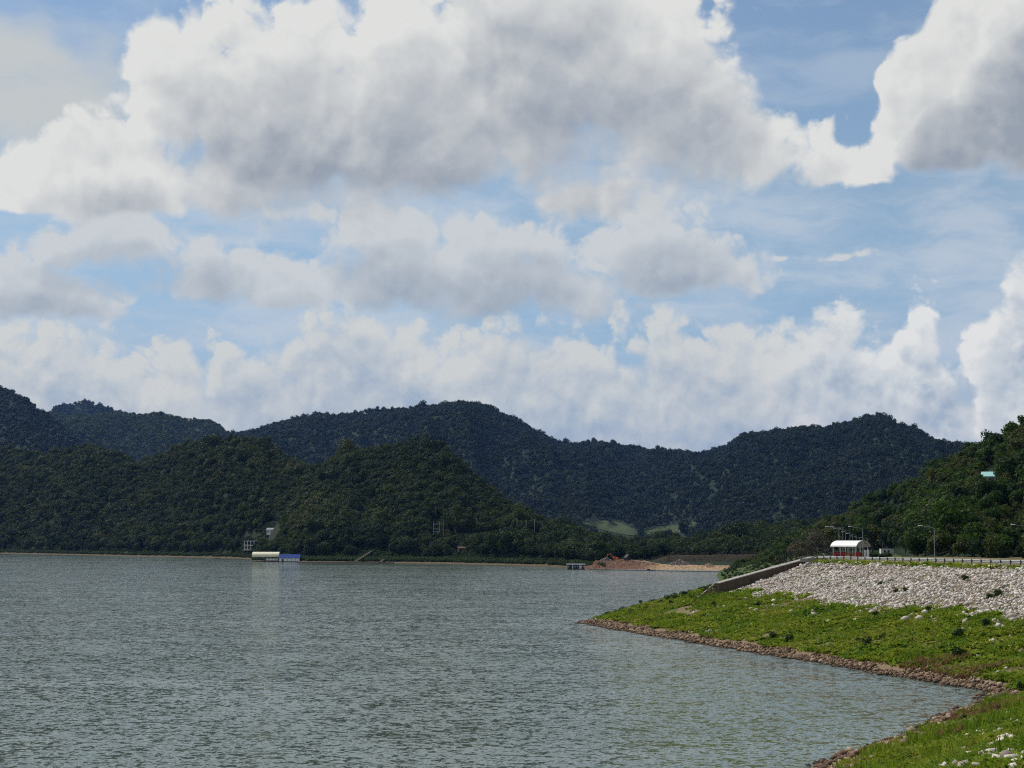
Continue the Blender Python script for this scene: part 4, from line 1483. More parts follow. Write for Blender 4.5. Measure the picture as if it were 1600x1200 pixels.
lamp(1460, 410, 'tall grey street lamp behind the guard rail in front of the trees')
lamp(1607, 372, 'street lamp whose arm reaches in at the right edge')
lamp(1348, 452, 'grey street lamp standing right in front of the red shelter')
for i, (lx, lr) in enumerate(((1311, 478), (1321, 530), (1332, 590), (1343, 665), (1356, 780))):
    lamp(lx, lr, ('nearest', 'second', 'third', 'fourth', 'last')[i] + ' lamp of the left row receding behind the shelter', h=7.2)
for i, (lx, lr) in enumerate(((1317, 500), (1328, 560), (1338, 630), (1350, 720))):
    lamp(lx, lr, ('nearest', 'second', 'third', 'last')[i] + ' lamp of the right row receding behind the shelter', h=7.4)
lamp(1379, 880, 'small distant street lamp beside the white container', h=6.0, arm=2.0)


# shelter with barrel roof
def shelter():
    c = at(1329, 872, 470)
    c.z = float(emb_z(c.x, c.y, False)) + 0.05
    rz = math.atan2(-0.66, 0.75)
    o = tag(empty('shelter', c, rz), 'open shelter with white barrel roof and red railings on the dam', 'shelter')
    L, Wd, e, cr = 6.4, 6.0, 2.75, 4.25
    m = MB()
    m.box((0, 0, 0.06), (L, Wd, 0.24))
    m.build('floor', M_conc, o)
    outer, inner = [], []
    n = 14
    for i in range(n + 1):
        a = math.pi * (0.06 + 0.88 * i / n)
        y_, z_ = -math.cos(a) * (Wd / 2 + 0.35), e - 0.25 + math.sin(a) * (cr - e + 0.25)
        outer.append(Vector((0, y_, z_)))
        inner.append(Vector((0, y_ * 0.985, z_ - 0.10)))
    m = MB()
    m.prism(outer + inner[::-1], (-L / 2 - 0.4, 0, 0), (L / 2 + 0.4, 0, 0))
    # the outline is not convex: rebuild its end caps as strips
    m.f = [f for f in m.f if len(f) <= 4]
    k = len(outer) * 2
    for s_ in (0, k):
        for i in range(n):
            m.f.append((s_ + i, s_ + i + 1, s_ + k - 2 - i, s_ + k - 1 - i))
    m.build('roof', M_white, o)
    for x_ in (-L / 2 + 0.1, 0, L / 2 - 0.1):
        m = MB()
        m.tube([p + Vector((x_, 0, -0.16)) for p in inner], 0.06, 6)
        m.build('roof_rib', M_galv, o)
    for x_ in (-L / 2 + 0.15, -L / 6, L / 6, L / 2 - 0.15):
        for y_ in (-Wd / 2 + 0.15, Wd / 2 - 0.15):
            m = MB()
            m.tube([(x_, y_, 0.18), (x_, y_, 2.95)], 0.075, 8)
            m.build('post', M_white, o)
    for y_ in (-Wd / 2 + 0.15, Wd / 2 - 0.15):
        for z_ in (0.50, 0.85, 1.2):
            m = MB()
            m.box((0, y_ - 0.09, z_), (L - 0.3, 0.05, 0.10))
            m.build('rail', M_redp, o)
    m = MB()
    m.box((L / 2 - 0.1, -Wd / 4 - 0.1, 0.85), (0.08, Wd / 2 - 0.5, 1.3))
    m.build('red_panel', M_redp, o)
    m = MB()
    m.box((-L / 2 + 0.1, 0, 0.85), (0.08, Wd - 0.5, 1.3))
    m.build('red_panel', M_redp, o)
    for x_ in (-1.6, 1.2):
        m = MB()
        m.box((x_, 1.2, 0.48), (2.0, 0.5, 0.08))
        m.box((x_ - 0.8, 1.2, 0.30), (0.08, 0.4, 0.3))
        m.box((x_ + 0.8, 1.2, 0.30), (0.08, 0.4, 0.3))
        m.build('bench', M_wood, o)
    return o


shelter()


def board(px_, py_, r_, w, h, label, rz=0.2):
    c = at(px_, py_, r_)
    c.z = float(emb_z(c.x, c.y, False))
    o = tag(empty('notice_board', c, rz), label, 'sign board', 'white boards beside the shelter')
    for s_ in (-1, 1):
        m = MB()
        m.tube([(s_ * w * 0.42, 0.05, -0.2), (s_ * w * 0.42, 0.05, h)], 0.04, 6)
        m.build('leg', M_galv, o)
    m = MB()
    m.box((0, 0, h * 0.56), (w, 0.06, h * 0.82))
    b = m.build('panel', M_white, o)
    return o


bo = board(1352, 872, 462, 0.55, 2.1, 'narrow white notice board with dark rows right of the shelter')
for z_ in (0.75, 1.15, 1.55):
    m = MB()
    m.box((0.0, -0.035, z_), (0.4, 0.012, 0.12))
    m.build('printed_band', M_greyroof, bo)
board(1356.5, 872, 463, 0.45, 2.2, 'plain narrow white board, rightmost beside the shelter')

# pale parapet and railing at the bend
pr = tag(empty('parapet', at(1258, 873, 458)), 'pale low parapet with posts at the road bend left of the shelter', 'parapet')
b0 = pr.location.copy()
pts = []
for (qx, qr) in ((1250, 452), (1262, 458), (1275, 463), (1288, 468), (1300, 474)):
    a = math.atan((qx - 800) / FH)
    x, y = qr * math.sin(a), qr * math.cos(a)
    pts.append(Vector((x, y, max(float(emb_z(x, y, False)), 14.6))) - b0)
for i in range(len(pts) - 1):
    p, q = pts[i], pts[i + 1]
    m = MB()
    m.box((p + q) / 2 + Vector((0, 0, 0.15)), ((q - p).length * 0.985, 0.25, 0.75), math.atan2(q.y - p.y, q.x - p.x))
    m.build('wall_panel', M_conc, pr)
    m = MB()
    m.tube([p + Vector((0, 0, 0.95)), q + Vector((0, 0, 0.95))], 0.05, 6)
    m.build('rail', M_galv, pr)
for i in range(17):
    t = i / 16 * (len(pts) - 1)
    k = min(int(t), len(pts) - 2)
    p = pts[k].lerp(pts[k + 1], t - k)
    m = MB()
    m.box(p + Vector((0, -0.2, 0.45)), (0.12, 0.12, 1.05))
    m.build('post', M_conc, pr)


def wheel(o, c, r, w, ax='y'):
    m = MB()
    d = Vector((0, w / 2, 0)) if ax == 'y' else Vector((w / 2, 0, 0))
    m.tube([Vector(c) - d, Vector(c) + d], r, 12)
    wh = m.build('wheel', M_rubber, o)
    m = MB()
    m.tube([Vector(c) - d * 1.06, Vector(c) + d * 1.06], r * 0.5, 8)
    m.build('rim', M_galv, wh)


def land(px_, r_):
    a = math.atan((px_ - 800) / FH)
    x, y = r_ * math.sin(a), r_ * math.cos(a)
    return Vector((x, y, float(emb_z(x, y, False))))


# container cabin, truck and dome by the road behind
o = tag(empty('site_cabin', land(1385, 890), 0.12), 'white container cabin with two dark windows under the trees', 'cabin')
m = MB(); m.box((0, 0, 1.45), (6.0, 2.5, 2.6)); m.build('body', M_white, o, 0.04)
m = MB(); m.box((0, 0, 2.80), (6.15, 2.65, 0.10)); m.build('roof', M_greyroof, o)
for x_ in (-1.3, 0.5):
    m = MB(); m.box((x_, -1.27, 1.55), (0.85, 0.06, 0.95)); w_ = m.build('window', M_glass, o)
    m = MB(); m.box((x_, -1.285, 1.02), (1.0, 0.10, 0.06)); m.build('sill', M_galv, w_)
for x_ in (-2.6, 2.6):
    m = MB(); m.box((x_, 0, 0.07), (0.4, 2.2, 0.16)); m.build('footing', M_conc, o)

o = tag(empty('small_truck', land(1362, 700), R(-70)), 'small pale blue and white truck right of the shelter', 'truck')
m = MB(); m.box((-0.6, 0, 1.25), (3.0, 1.9, 1.3)); m.build('cargo_box', M_paleblue, o, 0.03)
m = MB(); m.prism([Vector((0.95, 0, 0.55)), Vector((2.4, 0, 0.55)), Vector((2.4, 0, 1.15)), Vector((2.05, 0, 1.95)), Vector((0.95, 0, 1.95))], (0, -0.9, 0), (0, 0.9, 0)); m.build('cab', M_white, o)
m = MB(); m.prism([Vector((2.42, 0, 1.2)), Vector((2.11, 0, 1.88)), Vector((2.08, 0, 1.86)), Vector((2.38, 0, 1.18))], (0, -0.78, 0), (0, 0.78, 0)); m.build('windscreen', M_glass, o)
for s_ in (-1, 1):
    m = MB(); m.box((2.42, s_ * 0.62, 0.8), (0.06, 0.28, 0.18)); m.build('headlight', M_galv, o)
    m = MB(); m.box((1.5, s_ * 0.905, 1.5), (0.7, 0.02, 0.5)); m.build('side_window', M_glass, o)
m = MB(); m.box((0.2, 0, 0.5), (4.2, 1.5, 0.18)); m.build('chassis', M_dark, o)
for x_ in (-1.3, 1.6):
    for s_ in (-1, 1):
        wheel(o, (x_, s_ * 0.8, 0.36), 0.36, 0.24)

o = tag(empty('dome_tent', land(1403, 900)), 'small white dome tent right of the container cabin', 'tent')
V, F = [], []
nr, na = 6, 16
for i in range(nr):
    a = math.pi / 2 * i / (nr - 1)
    for j in range(na):
        b = 2 * math.pi * j / na
        V.append((math.cos(a) * 1.1 * math.cos(b), math.cos(a) * 1.1 * math.sin(b), math.sin(a) * 1.55))
for i in range(nr - 1):
    for j in range(na):
        F.append((i * na + j, i * na + (j + 1) % na, (i + 1) * na + (j + 1) % na, (i + 1) * na + j))
m = MB(); m.add(V, F); m.build('canvas', M_cream, o, 0, True)
m = MB(); m.prism([Vector((-0.4, -1.12, 0)), Vector((0.4, -1.12, 0)), Vector((0.0, -0.98, 1.0))], (0, 0, 0), (0, 0.05, 0)); m.build('door_flap', M_greyroof, o)

# turquoise roofed house and white hut on the hillside
def gable_house(name, loc, rz, L, Wd, eave, ridge, wall_m, roof_m, label, cat='house', windows=2, group=None, over=0.4):
    o = tag(empty(name, loc, rz), label, cat, group)
    m = MB(); m.box((0, 0, eave / 2 - 0.5), (L, Wd, eave + 1.0)); m.build('wall', wall_m, o)
    for s_ in (-1, 1):
        m = MB()
        m.prism([Vector((0, 0, ridge)), Vector((0, s_ * (Wd / 2 + over), eave - 0.15)), Vector((0, s_ * (Wd / 2 + over), eave - 0.02)), Vector((0, 0, ridge + 0.14))], (-L / 2 - over, 0, 0), (L / 2 + over, 0, 0))
        m.build('roof', roof_m, o)
    for s_ in (-1, 1):
        m = MB(); m.prism([Vector((0, -Wd / 2, eave)), Vector((0, Wd / 2, eave)), Vector((0, 0, ridge - 0.05))], (s_ * L / 2 - 0.06, 0, 0), (s_ * L / 2 + 0.06, 0, 0)); m.build('gable', wall_m, o)
    for i in range(windows):
        x_ = -L / 2 + L * (i + 0.5) / windows
        m = MB(); m.box((x_, -Wd / 2 - 0.03, eave * 0.55), (L / windows * 0.4, 0.06, eave * 0.4)); w_ = m.build('window', M_glass, o)
        m = MB(); m.box((x_, -Wd / 2 - 0.05, eave * 0.55 - eave * 0.22), (L / windows * 0.5, 0.12, 0.08)); m.build('sill', wall_m, w_)
    return o


q = H_right.hit(1546, 748)
q.z -= 0.9
gable_house('hill_house', q, R(-22), 4.6, 4.0, 1.7, 3.2, M_white, M_teal, 'small house with turquoise roof among the hillside trees')
q = H_right.hit(1490, 826)
gable_house('hill_hut', q, 0.3, 1.8, 1.6, 2.0, 2.7, M_white, M_white, 'tiny white hut half hidden among trees on the right hillside', 'hut', 1, None, 0.15)

# ------------------------------------------------------------------ the far shore
def hall(name, px0, px1, r_, depth, eave, ridge, kind, roof_m, wall_m, label):
    c = at((px0 + px1) / 2, 876, r_)
    L = (px1 - px0) / FPX * r_
    o = tag(empty(name, (c.x, c.y, 0)), label, 'boathouse')
    m = MB(); m.box((0, 0, 0.15), (L, depth, 0.9)); m.build('pontoon', M_wood, o)
    n = 10
    if kind == 'arch':
        out_ = [Vector((0, -math.cos(math.pi * i / n) * (depth / 2 + 0.6), eave + math.sin(math.pi * i / n) * (ridge - eave))) for i in range(n + 1)]
    else:
        out_ = [Vector((0, -depth / 2 - 0.6, eave)), Vector((0, -depth * 0.12, ridge)), Vector((0, depth * 0.12, ridge)), Vector((0, depth / 2 + 0.6, eave))]
    k = len(out_)
    inn = [Vector((0, p.y * 0.985, p.z - 0.15)) for p in out_]
    m = MB()
    V = [p + Vector((-L / 2 - 0.4, 0, 0)) for p in out_] + [p + Vector((L / 2 + 0.4, 0, 0)) for p in out_] + [p + Vector((-L / 2 - 0.4, 0, 0)) for p in inn] + [p + Vector((L / 2 + 0.4, 0, 0)) for p in inn]
    F = []
    for i in range(k - 1):
        F += [(i, i + 1, k + i + 1, k + i), (2 * k + i, 3 * k + i, 3 * k + i + 1, 2 * k + i + 1), (i, 2 * k + i, 2 * k + i + 1, i + 1), (k + i, k + i + 1, 3 * k + i + 1, 3 * k + i)]
    m.add(V, F)
    rf = m.build('roof', roof_m, o)
    for i in range(1, 8):
        x_ = -L / 2 + L * i / 8
        m = MB(); m.tube([p + Vector((x_, 0, 0.04)) for p in out_], 0.07, 5); m.build('roof_rib', roof_m, rf)
    nb = 7
    for i in range(nb + 1):
        x_ = -L / 2 + 0.2 + (L - 0.4) * i / nb
        for s_ in (-1, 1):
            m = MB(); m.tube([(x_, s_ * (depth / 2 - 0.2), 0.6), (x_, s_ * (depth / 2 - 0.2), eave + 0.1)], 0.13, 6); m.build('post', wall_m, o)
    if kind != 'arch':
        for i in range(5):
            x_ = -L / 2 + L * (i + 0.5) / 5
            m = MB(); m.box((x_, -depth / 2 + 0.05, 0.6 + eave * 0.42), (L / 5 * 0.93, 0.12, eave * 0.80)); m.build('wall_panel', wall_m, o)
        m = MB(); m.box((-L * 0.33, -depth / 2 - 0.04, 1.5), (1.6, 0.12, 2.0)); m.build('door', M_dark, o)
    else:
        m = MB(); m.box((L * 0.18, 0, 1.4), (L * 0.55, depth * 0.8, 1.7)); m.build('inner_deck', M_wood, o)
        for i in range(4):
            m = MB(); m.box((L * (0.08 + 0.12 * i), -depth / 2 + 0.06, 2.0), (L * 0.105, 0.1, 1.6)); m.build('wall_panel', M_white, o)
        m = MB(); m.prism([p + Vector((0, 0, 0)) for p in out_[2:-2]], (-L / 2 - 0.3, 0, 0), (-L / 2 - 0.1, 0, 0)); m.build('gable', roof_m, o)
        m = MB(); m.box((0, -depth / 2, 1.15), (L, 0.08, 0.12)); m.build('rail', wall_m, o)
    return o


hall('boathouse', 396, 436, 1600, 11, 4.2, 8.2, 'arch', M_cream, M_wood, 'floating boathouse with cream arched roof on the far shore')
hall('boathouse', 437.5, 469, 1590, 10, 3.4, 6.3, 'flat', M_blue, M_white, 'floating boathouse with blue roof and white walls')

dk = tag(empty('floating_walkway', at(540, 877, 1518)), 'long dark floating walkway right of the blue boathouse', 'walkway')
dk.location.z = 0
for i in range(18):
    m = MB(); m.box((-36 + i * 4.25, 0, 0.35), (4.1, 2.6, 0.7)); pn = m.build('pontoon', M_wood, dk)
    m = MB(); m.box((-36 + i * 4.25, 1.1, 1.2), (4.0, 0.08, 0.08)); m.build('rail', M_wood, pn)
    m = MB(); m.box((-37.8 + i * 4.25, 1.1, 0.95), (0.1, 0.1, 0.6)); m.build('post', M_wood, pn)


def gangway(a, b, label):
    o = tag(empty('gangway', a), label, 'gangway', 'gangways down to the floating walkway')
    e = Vector(b) - Vector(a)
    for s_ in (-1, 1):
        n = Vector((-e.y, e.x, 0)).normalized() * 0.9 * s_
        m = MB(); m.tube([n + Vector((0, 0, 1.0)), e + n + Vector((0, 0, 1.0))], 0.07, 6); m.build('handrail', M_oldwood, o)
    n = Vector((-e.y, e.x, 0)).normalized()
    m = MB(); m.prism([-n * 0.9, n * 0.9, n * 0.9 + Vector((0, 0, 0.25)), -n * 0.9 + Vector((0, 0, 0.25))], (0, 0, 0.1), e + Vector((0, 0, 0.1))); m.build('deck', M_oldwood, o)
    for t in (0.25, 0.5, 0.75):
        m = MB(); m.tube([e * t + Vector((0, 0, -e.z * t - 1)), e * t], 0.15, 6); m.build('pile', M_wood, o)
    return o


a = at(554, 876, 1522); a.z = 0.7
b = H_cone.hit(582, 862); b.z += 0.8
gangway(a, b, 'left of two gangways sloping down to the floating walkway')
a = at(594, 877.5, 1514); a.z = 0.6
b = H_cone.hit(606, 871); b.z += 0.8
gangway(a, b, 'right short gangway near the sandy end of the walkway')

# small boat
def small_boat(loc, L, label, rz=0.0):
    o = tag(empty('rowing_boat', loc, rz), label, 'boat')
    sec = []
    for i in range(7):
        t = i / 6
        w = 0.62 * math.sin(math.pi * (0.12 + 0.76 * t)) ** 0.7
        sh = 0.22 * (2 * t - 1) ** 2
        x_ = (t - 0.5) * L
        sec.append([(x_, -w, 0.5 + sh), (x_, -w * 0.6, 0.0 + sh * 0.6), (x_, w * 0.6, 0.0 + sh * 0.6), (x_, w, 0.5 + sh), (x_, w * 0.86, 0.48 + sh), (x_, w * 0.5, 0.12 + sh * 0.6), (x_, -w * 0.5, 0.12 + sh * 0.6), (x_, -w * 0.86, 0.48 + sh)])
    V = [p for s_ in sec for p in s_]
    F = [(i * 8 + j, i * 8 + (j + 1) % 8, (i + 1) * 8 + (j + 1) % 8, (i + 1) * 8 + j) for i in range(6) for j in range(8)] + [tuple(range(8)), tuple(range(48, 56))[::-1]]
    m = MB(); m.add(V, F); m.build('hull', M_wood, o)
    for x_ in (-L * 0.2, L * 0.15):
        m = MB(); m.box((x_, 0, 0.42), (0.25, 1.0, 0.05)); m.build('thwart', M_wood, o)
    return o


q = at(340, 872, 1850); q.z = -0.02
small_boat(q, 5.2, 'small dark wooden boat left of the boathouses', 0.15)

# white pavilion with arches, upper house, brown roofed hut
def pavilion(loc, L, Dp, st, label):
    o = tag(empty('pavilion', loc, 0.1), label, 'pavilion')
    for f in range(3):
        m = MB(); m.box((0, 0, f * st), (L + 0.6, Dp + 0.6, 0.35)); m.build('floor_slab', M_white if f < 2 else M_greyroof, o)
    for f in range(2):
        for i in range(5):
            x_ = -L / 2 + L * i / 4
            m = MB(); m.box((x_, -Dp / 2, f * st + st / 2), (0.55, 0.55, st - 0.36)); m.build('column', M_white, o)
        for i in range(4):
            x_ = -L / 2 + L * (i + 0.5) / 4
            w = L / 4 - 0.56
            pts_ = [Vector((x_ + math.cos(math.pi * j / 8) * w / 2, 0, f * st + st - 1.4 + math.sin(math.pi * j / 8) * 1.0)) for j in range(9)]
            V, F = [], []
            for j, p in enumerate(pts_):
                V += [(p.x, -Dp / 2 - 0.15, p.z), (p.x, -Dp / 2 - 0.15, f * st + st - 0.2)]
            for j in range(8):
                F.append((2 * j, 2 * j + 1, 2 * j + 3, 2 * j + 2))
            m = MB(); m.add(V, F); m.build('arch', M_white, o)
            m = MB(); m.box((x_, -Dp / 2, f * st + 0.75), (w, 0.1, 0.12)); m.build('handrail', M_white, o)
        m = MB(); m.box((0, Dp / 2 - 0.2, f * st + st / 2), (L, 0.2, st - 0.37)); m.build('back_wall', M_dark if f else M_conc_shaded, o)
    m = MB(); m.box((0, -Dp / 2 - 1.5, -0.6), (L * 1.3, 3, 1.0)); m.build('terrace', M_conc, o)
    return o


q = H_lake.hit(392, 860)
pavilion(q + Vector((0, 0, 0.8)), 12.5, 8, 4.2, 'white two storey pavilion with arched openings left above the boathouses')
q = H_lake.hit(425, 836)
gable_house('lake_house', q + Vector((0, 0, 1.0)), -0.15, 9, 6, 4.2, 5.6, M_white, M_greyroof, 'white house with grey roof up the slope behind the boathouses', 'house', 3)
q = H_lake.hit(441, 852)
gable_house('lake_hut', q + Vector((0, 0, 0.5)), -0.3, 8, 6, 3.0, 5.4, M_wood, M_brownroof, 'brown roofed hut below the white lake house', 'hut', 2)
q = H_cone.hit(721.5, 862)
gable_house('shore_hut', q + Vector((0, 0, 0.3)), 0.2, 6.0, 4, 2.6, 3.6, M_brownroof, M_brownroof, 'small reddish brown hut on the shore below the cone hill', 'hut', 2)

# lattice frame and row of pale poles
q = H_cone.hit(682, 836)
o = tag(empty('lattice_frame', q), 'pale lattice frame of two posts and crossbars on the far shore', 'frame')
for x_ in (-2.6, 2.6):
    m = MB(); m.tube([(x_, 0, -1), (x_, 0, 11)], [0.28, 0.22], 6); m.build('post', M_pole, o)
for z_ in (3.0, 5.0, 9.0):
    m = MB(); m.box((0, 0, z_), (5.2, 0.25, 0.35)); m.build('crossbar', M_pole, o)
names = ['first', 'second', 'third', 'fourth', 'fifth', 'sixth', 'seventh', 'eighth']
for i, (tx, ty, tt) in enumerate(((692.5, 838, 815), (711, 836, 812), (745, 832, 813), (790, 836, 813), (808, 836, 813), (822, 837, 815), (835, 837, 816), (847, 838, 819))):
    q = H_cone.hit(tx, ty)
    hh = (ty - tt) / FPX * math.hypot(q.x, q.y) + 1.5
    o = tag(empty('utility_pole', q), names[i] + ' pale pole from the left in the row on the far shore', 'pole', 'row of pale poles on the far shore')
    m = MB(); m.tube([(0, 0, -1), (0, 0, hh)], [0.26, 0.20], 6); m.build('shaft', M_pole, o)
    m = MB(); m.box((0, 0, hh - 0.7), (0.7, 0.16, 0.16)); cb = m.build('crossarm', M_pole, o)
    for x_ in (-0.28, 0.28):
        m = MB(); m.tube([(x_, 0, hh - 0.6), (x_, 0, hh - 0.25)], 0.07, 6); m.build('insulator', M_dark, cb)

# floating raft house with walkway and boom
c = at(900, 889.5, 1206)
o = tag(empty('raft_house', (c.x, c.y, 0)), 'dark floating raft house with white doors near the red earth bank', 'raft house')
m = MB(); m.box((0, 0, 0.2), (11.6, 6, 0.7)); m.build('raft', M_wood, o)
m = MB(); m.box((0, 0.2, 1.85), (10.2, 4.6, 2.6)); m.build('wall', M_dark, o)
m = MB(); m.box((0, 0, 3.3), (11.8, 6.4, 0.28), 0, ('X', 0.05)); m.build('roof', M_greyroof, o)
for x_, w in ((-2.2, 0.9), (2.6, 1.7)):
    m = MB(); m.box((x_, -2.14, 1.7), (w, 0.08, 2.1)); m.build('door', M_white, o)
for x_ in (-4.6, -0.6, 0.9, 4.5):
    m = MB(); m.box((x_, -2.14, 1.95), (0.8, 0.08, 1.0)); m.build('window', M_paleblue, o)
for x_ in (-5.5, -1.8, 1.8, 5.5):
    m = MB(); m.tube([(x_, -2.8, 0.55), (x_, -2.8, 3.15)], 0.08, 6); m.build('post', M_wood, o)
a = Vector((c.x + 6, c.y - 1, 0.9))
o = tag(empty('gangplank', a), 'sloping gangplank at the right end of the raft house', 'gangplank')
m = MB(); m.box((1.4, 0, -0.3), (3.2, 1.2, 0.16), 0, ('Y', 0.22)); m.build('plank', M_wood, o)
for s_ in (-0.5, 0.5):
    m = MB(); m.box((1.4, s_, 0.3), (3.2, 0.06, 0.08), 0, ('Y', 0.22)); m.build('handrail', M_wood, o)

bo0 = at(921, 889, 1200); bo1 = at(1136, 892.5, 1120)
bo0.z = bo1.z = 0.12
o = tag(empty('floating_boom', bo0), 'thin dark floating boom line stretching right from the raft house', 'boom')
n = 48
for i in range(n):
    p, q = bo0.lerp(bo1, i / n) - bo0, bo0.lerp(bo1, (i + 0.86) / n) - bo0
    m = MB(); m.tube([p, q], 0.30, 6); m.build('float', M_dark, o)
m = MB(); m.tube([Vector((0, 0, 0.05)), bo1 - bo0 + Vector((0, 0, 0.05))], 0.09, 5); m.build('cable', M_dark, o)
c = at(1017, 890, 1170)
o = tag(empty('work_float', (c.x, c.y, 0)), 'small dark work float on the boom line', 'float')
m = MB(); m.box((0, 0, 0.2), (5.5, 2.4, 0.6)); m.build('deck', M_oldwood, o)
m = MB(); m.box((-1.4, 0, 0.8), (1.6, 1.4, 0.7)); m.build('winch_box', M_dark, o)
for x_ in (-2.5, 0.5, 2.5):
    m = MB(); m.tube([(x_, -1.0, 0.5), (x_, -1.0, 1.3)], 0.06, 6); m.build('post', M_galv, o)

# red earth bank at the valley mouth
RB_U = [905, 924, 930, 940, 960, 985, 1005, 1020, 1035, 1060, 1100, 1135, 1165]
RB_H = [1.0, 1.8, 4.4, 5.0, 4.9, 4.5, 4.0, 3.0, 2.2, 1.9, 1.8, 1.7, 1.6]


def red_z(u, r):
    h = np.interp(u, RB_U, RB_H)
    rf = 1238 - np.clip((u - 925) / 225, 0, 1) * 28
    t = np.clip((r - rf) / (10 + h * 1.6), -0.6, 1)
    rough = fbm(u / 7, r / 5, 4) * 2.4 + fbm(u / 22, r / 14, 2) * 2.0
    z = np.where(t < 0, t * 3, h * (t ** 0.8 if False else np.abs(t) ** 0.85) + rough * np.clip(t, 0, 1) * np.clip(h / 6, 0.25, 1))
    return z


def red_f(T, out):
    g_ = T.new('ShaderNodeNewGeometry')
    x_ = T.sep(g_.outputs['Position'])[0]
    n = T.noise(g_.outputs['Position'], 0.18, 5, 0.65)
    n2 = T.noise(g_.outputs['Position'], 0.7, 4, 0.6)
    c = T.ramp(n2, [(0.3, (0.085, 0.044, 0.030)), (0.55, (0.14, 0.075, 0.050)), (0.8, (0.20, 0.12, 0.08))])
    sand = T.ramp(n2, [(0.3, (0.26, 0.17, 0.095)), (0.7, (0.42, 0.30, 0.18))])
    k = T.remap(T.m('MULTIPLY_ADD', n, 30.0, x_), 95, 112)
    principled(T, out, T.mix(k, c, sand), 0.95, 0.1, 0, n2, 0.8, 0.6)


M_redbank = material('red_earth', red_f)
uu, rr_ = np.linspace(905, 1165, 130), np.linspace(1195, 1320, 60)
U, Rg = np.meshgrid(uu, rr_, indexing='ij')
A = np.arctan((U - 800) / FH)
V = np.stack([Rg * np.sin(A), Rg * np.cos(A), red_z(U, Rg)], -1).reshape(-1, 3)
i = (np.arange(129)[:, None] * 60 + np.arange(59)[None]).ravel()
tag(obj_np('earth_bank', V, np.stack([i, i + 60, i + 61, i + 1], 1), M_redbank, None, True), 'excavated bank of red earth and sand by the lake', None, None, 'structure')


def red_pt(u, r):
    a = math.atan((u - 800) / FH)
    return Vector((r * math.sin(a), r * math.cos(a), float(red_z(np.array(u), np.array(r)))))


for (u0, u1, r0, r1, n, smin, smax, mat, nm, lab) in ((926, 1030, 1236, 1262, 900, 0.3, 1.1, M_red, 'red_rubble', 'lumps of red earth on the excavated bank'),
                                                   (1000, 1155, 1212, 1240, 1100, 0.3, 0.95, M_sand, 'sandy_rubble', 'sandy stones along the low part of the excavated bank')):
    u, r = srng.uniform(u0, u1, n), srng.uniform(r0, r1, n)
    A = np.arctan((u - 800) / FH)
    P = np.stack([r * np.sin(A), r * np.cos(A), red_z(u, r)], 1)
    P = P[P[:, 2] > 0]
    V, F = stones_np(P, srng.uniform(smin, smax, len(P)), srng)
    tag(obj_np(nm, V, F, mat), lab, None, None, 'stuff')


def heap(px_, r_, w, h, n, mat, label, nm='rubble_heap', smin=0.5, smax=1.3, zb=None):
    p = red_pt(px_, r_)
    if zb is not None:
        p.z = zb
    o = tag(empty(nm, p), label, 'heap', 'heaps at the excavated bank')
    t = srng.uniform(0, 1, n) ** 0.6
    a = srng.uniform(0, 6.28, n)
    P = np.stack([np.cos(a) * t * w, np.sin(a) * t * w * 0.6, (1 - t) * h * srng.uniform(0.75, 1.0, n)], 1)
    V, F = stones_np(P, srng.uniform(smin, smax, n), srng)
    s_ = obj_np('stones', V, F, mat, o)
    s_['kind'] = 'stuff'
    m = MB()
    ring = [(math.cos(q * math.pi / 8) * w, math.sin(q * math.pi / 8) * w * 0.6, -0.3) for q in range(16)] + [(0, 0, h * 0.8)]
    m.add(ring, [(q, (q + 1) % 16, 16) for q in range(16)])
    m.build('core', mat, o)


heap(947, 1262, 4.5, 3.2, 160, M_rubble, 'grey rubble heap on top of the red earth bank')
heap(1062, 1270, 9.0, 4.0, 300, M_rubble, 'long grey rubble heap on the sandy bank')
heap(1107, 1228, 5.0, 2.4, 160, M_sand, 'pale sand heap beside the water', 'sand_heap', 0.25, 0.6)

# dark brown bank behind, with dry scrub
uu, rr_ = np.linspace(1020, 1330, 60), np.linspace(1300, 1400, 24)
U, Rg = np.meshgrid(uu, rr_, indexing='ij')
A = np.arctan((U - 800) / FH)
Z = 2 + (np.interp(U, [1020, 1045, 1180, 1330], [2, 5.5, 6.5, 7])) * sstep(1302, 1318, Rg) * sstep(1400, 1375, Rg) + fbm(U / 6, Rg / 4, 3) * 1.6
V = np.stack([Rg * np.sin(A), Rg * np.cos(A), Z], -1).reshape(-1, 3)
M_brownbank = material('brown_bank', ground_f((0.035, 0.025, 0.017), (0.032, 0.023, 0.015), (0.03, 0.025, 0.014), -50, -20))
i = (np.arange(59)[:, None] * 24 + np.arange(23)[None]).ravel()
tag(obj_np('brown_bank', V, np.stack([i, i + 24, i + 25, i + 1], 1), M_brownbank, None, True), 'dark brown earth bank behind the sandy shore', None, None, 'structure')
k = srng.integers(0, len(V), 1100)
P = V[k] + srng.normal(0, 1.2, (1100, 3)) * np.array([1, 1, 0.0])
h = srng.uniform(1.0, 2.6, 1100)
scatter('dry_scrub', P, np.stack([h, h, h], 1), np.stack([h * 0, h * 0, srng.uniform(0, 6, 1100)], 1), srng.integers(0, 3, 1100), DRY, 'dry brown scrub on the dark earth bank')

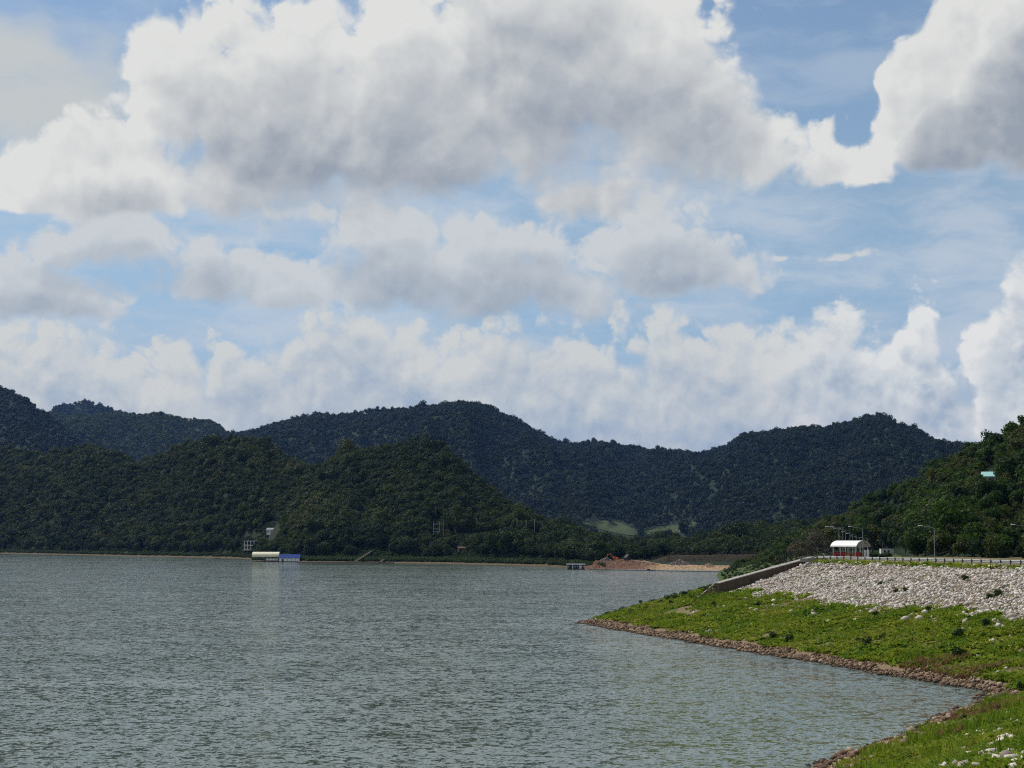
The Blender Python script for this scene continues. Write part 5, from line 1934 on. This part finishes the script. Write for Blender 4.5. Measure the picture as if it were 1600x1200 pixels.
# excavator and tipper truck
p = red_pt(961, 1268); p.z += 0.2
o = tag(empty('excavator', p, R(200)), 'orange excavator on top of the red earth bank', 'excavator')
for s_ in (-1, 1):
    m = MB(); m.prism([Vector((-2.0, 0, 0.1)), Vector((2.0, 0, 0.1)), Vector((2.3, 0, 0.5)), Vector((2.0, 0, 0.9)), Vector((-2.0, 0, 0.9)), Vector((-2.3, 0, 0.5))], (0, s_ * 1.25 - 0.3, 0), (0, s_ * 1.25 + 0.3, 0)); m.build('track', M_rubber, o)
m = MB(); m.box((-0.3, 0, 1.25), (3.4, 2.6, 0.6)); m.box((-1.4, 0, 1.95), (1.4, 2.5, 0.9)); m.build('body', M_orange, o, 0.06)
m = MB(); m.prism([Vector((0.1, 0, 1.55)), Vector((1.5, 0, 1.55)), Vector((1.5, 0, 2.2)), Vector((1.1, 0, 3.1)), Vector((0.1, 0, 3.1))], (0, 0.25, 0), (0, 1.25, 0)); cb = m.build('cab', M_orange, o)
m = MB(); m.box((0.65, 1.27, 2.45), (0.9, 0.04, 0.8)); m.build('window', M_glass, cb)
m = MB(); m.tube([(1.0, -0.4, 1.6), (3.0, -0.4, 4.6), (5.2, -0.4, 4.2)], [0.32, 0.34, 0.24], 6); m.build('boom', M_orange, o)
m = MB(); m.tube([(4.9, -0.4, 4.7), (6.0, -0.4, 1.8)], [0.26, 0.18], 6); m.build('stick', M_orange, o)
m = MB(); m.prism([Vector((5.6, 0, 1.9)), Vector((6.4, 0, 1.8)), Vector((6.3, 0, 0.9)), Vector((5.3, 0, 0.7)), Vector((5.1, 0, 1.2))], (0, -1.0, 0), (0, 0.2, 0)); m.build('bucket', M_dark, o)

p = red_pt(980, 1266); p.z += 0.1
o = tag(empty('tipper_truck', p, R(60)), 'dark tipper truck with raised bed right of the excavator', 'truck')
m = MB(); m.box((0, 0, 0.95), (6.2, 1.0, 0.3)); m.build('chassis', M_dark, o)
m = MB(); m.prism([Vector((1.6, 0, 0.8)), Vector((3.3, 0, 0.8)), Vector((3.3, 0, 1.9)), Vector((3.0, 0, 2.9)), Vector((1.6, 0, 2.9))], (0, -1.15, 0), (0, 1.15, 0)); cb = m.build('cab', M_dark, o)
m = MB(); m.box((3.2, 0, 2.3), (0.1, 2.0, 0.8), 0, ('Y', -0.29)); m.build('windscreen', M_glass, cb)
m = MB(); m.prism([Vector((-3.0, 0, 1.2)), Vector((1.0, 0, 3.6)), Vector((0.3, 0, 4.8)), Vector((-3.6, 0, 2.5))], (0, -1.2, 0), (0, 1.2, 0)); m.build('tipper_bed', M_dark, o)
m = MB(); m.tube([(0.6, 0, 1.1), (0.2, 0, 3.0)], 0.12, 6); m.build('hoist', M_galv, o)
for x_ in (-2.2, -1.0, 2.4):
    for s_ in (-1, 1):
        wheel(o, (x_, s_ * 1.0, 0.5), 0.5, 0.35)

# ------------------------------------------------------------------ air
def haze_f(T, out):
    v = T.new('ShaderNodeVolumePrincipled')
    v.inputs['Color'].default_value = (0.24, 0.46, 1.0, 1)
    v.inputs['Density'].default_value = 1.45e-5
    v.inputs['Anisotropy'].default_value = 0.1
    T.put(out.inputs['Volume'], v.outputs[0])


M_haze = material('haze', haze_f)
m = MB(); m.box((0, 6500, 341), (28400, 19400, 698))
hz = m.build('haze', M_haze)
tag(hz, 'thin bluish haze in the air over the lake and hills', None, None, 'stuff')
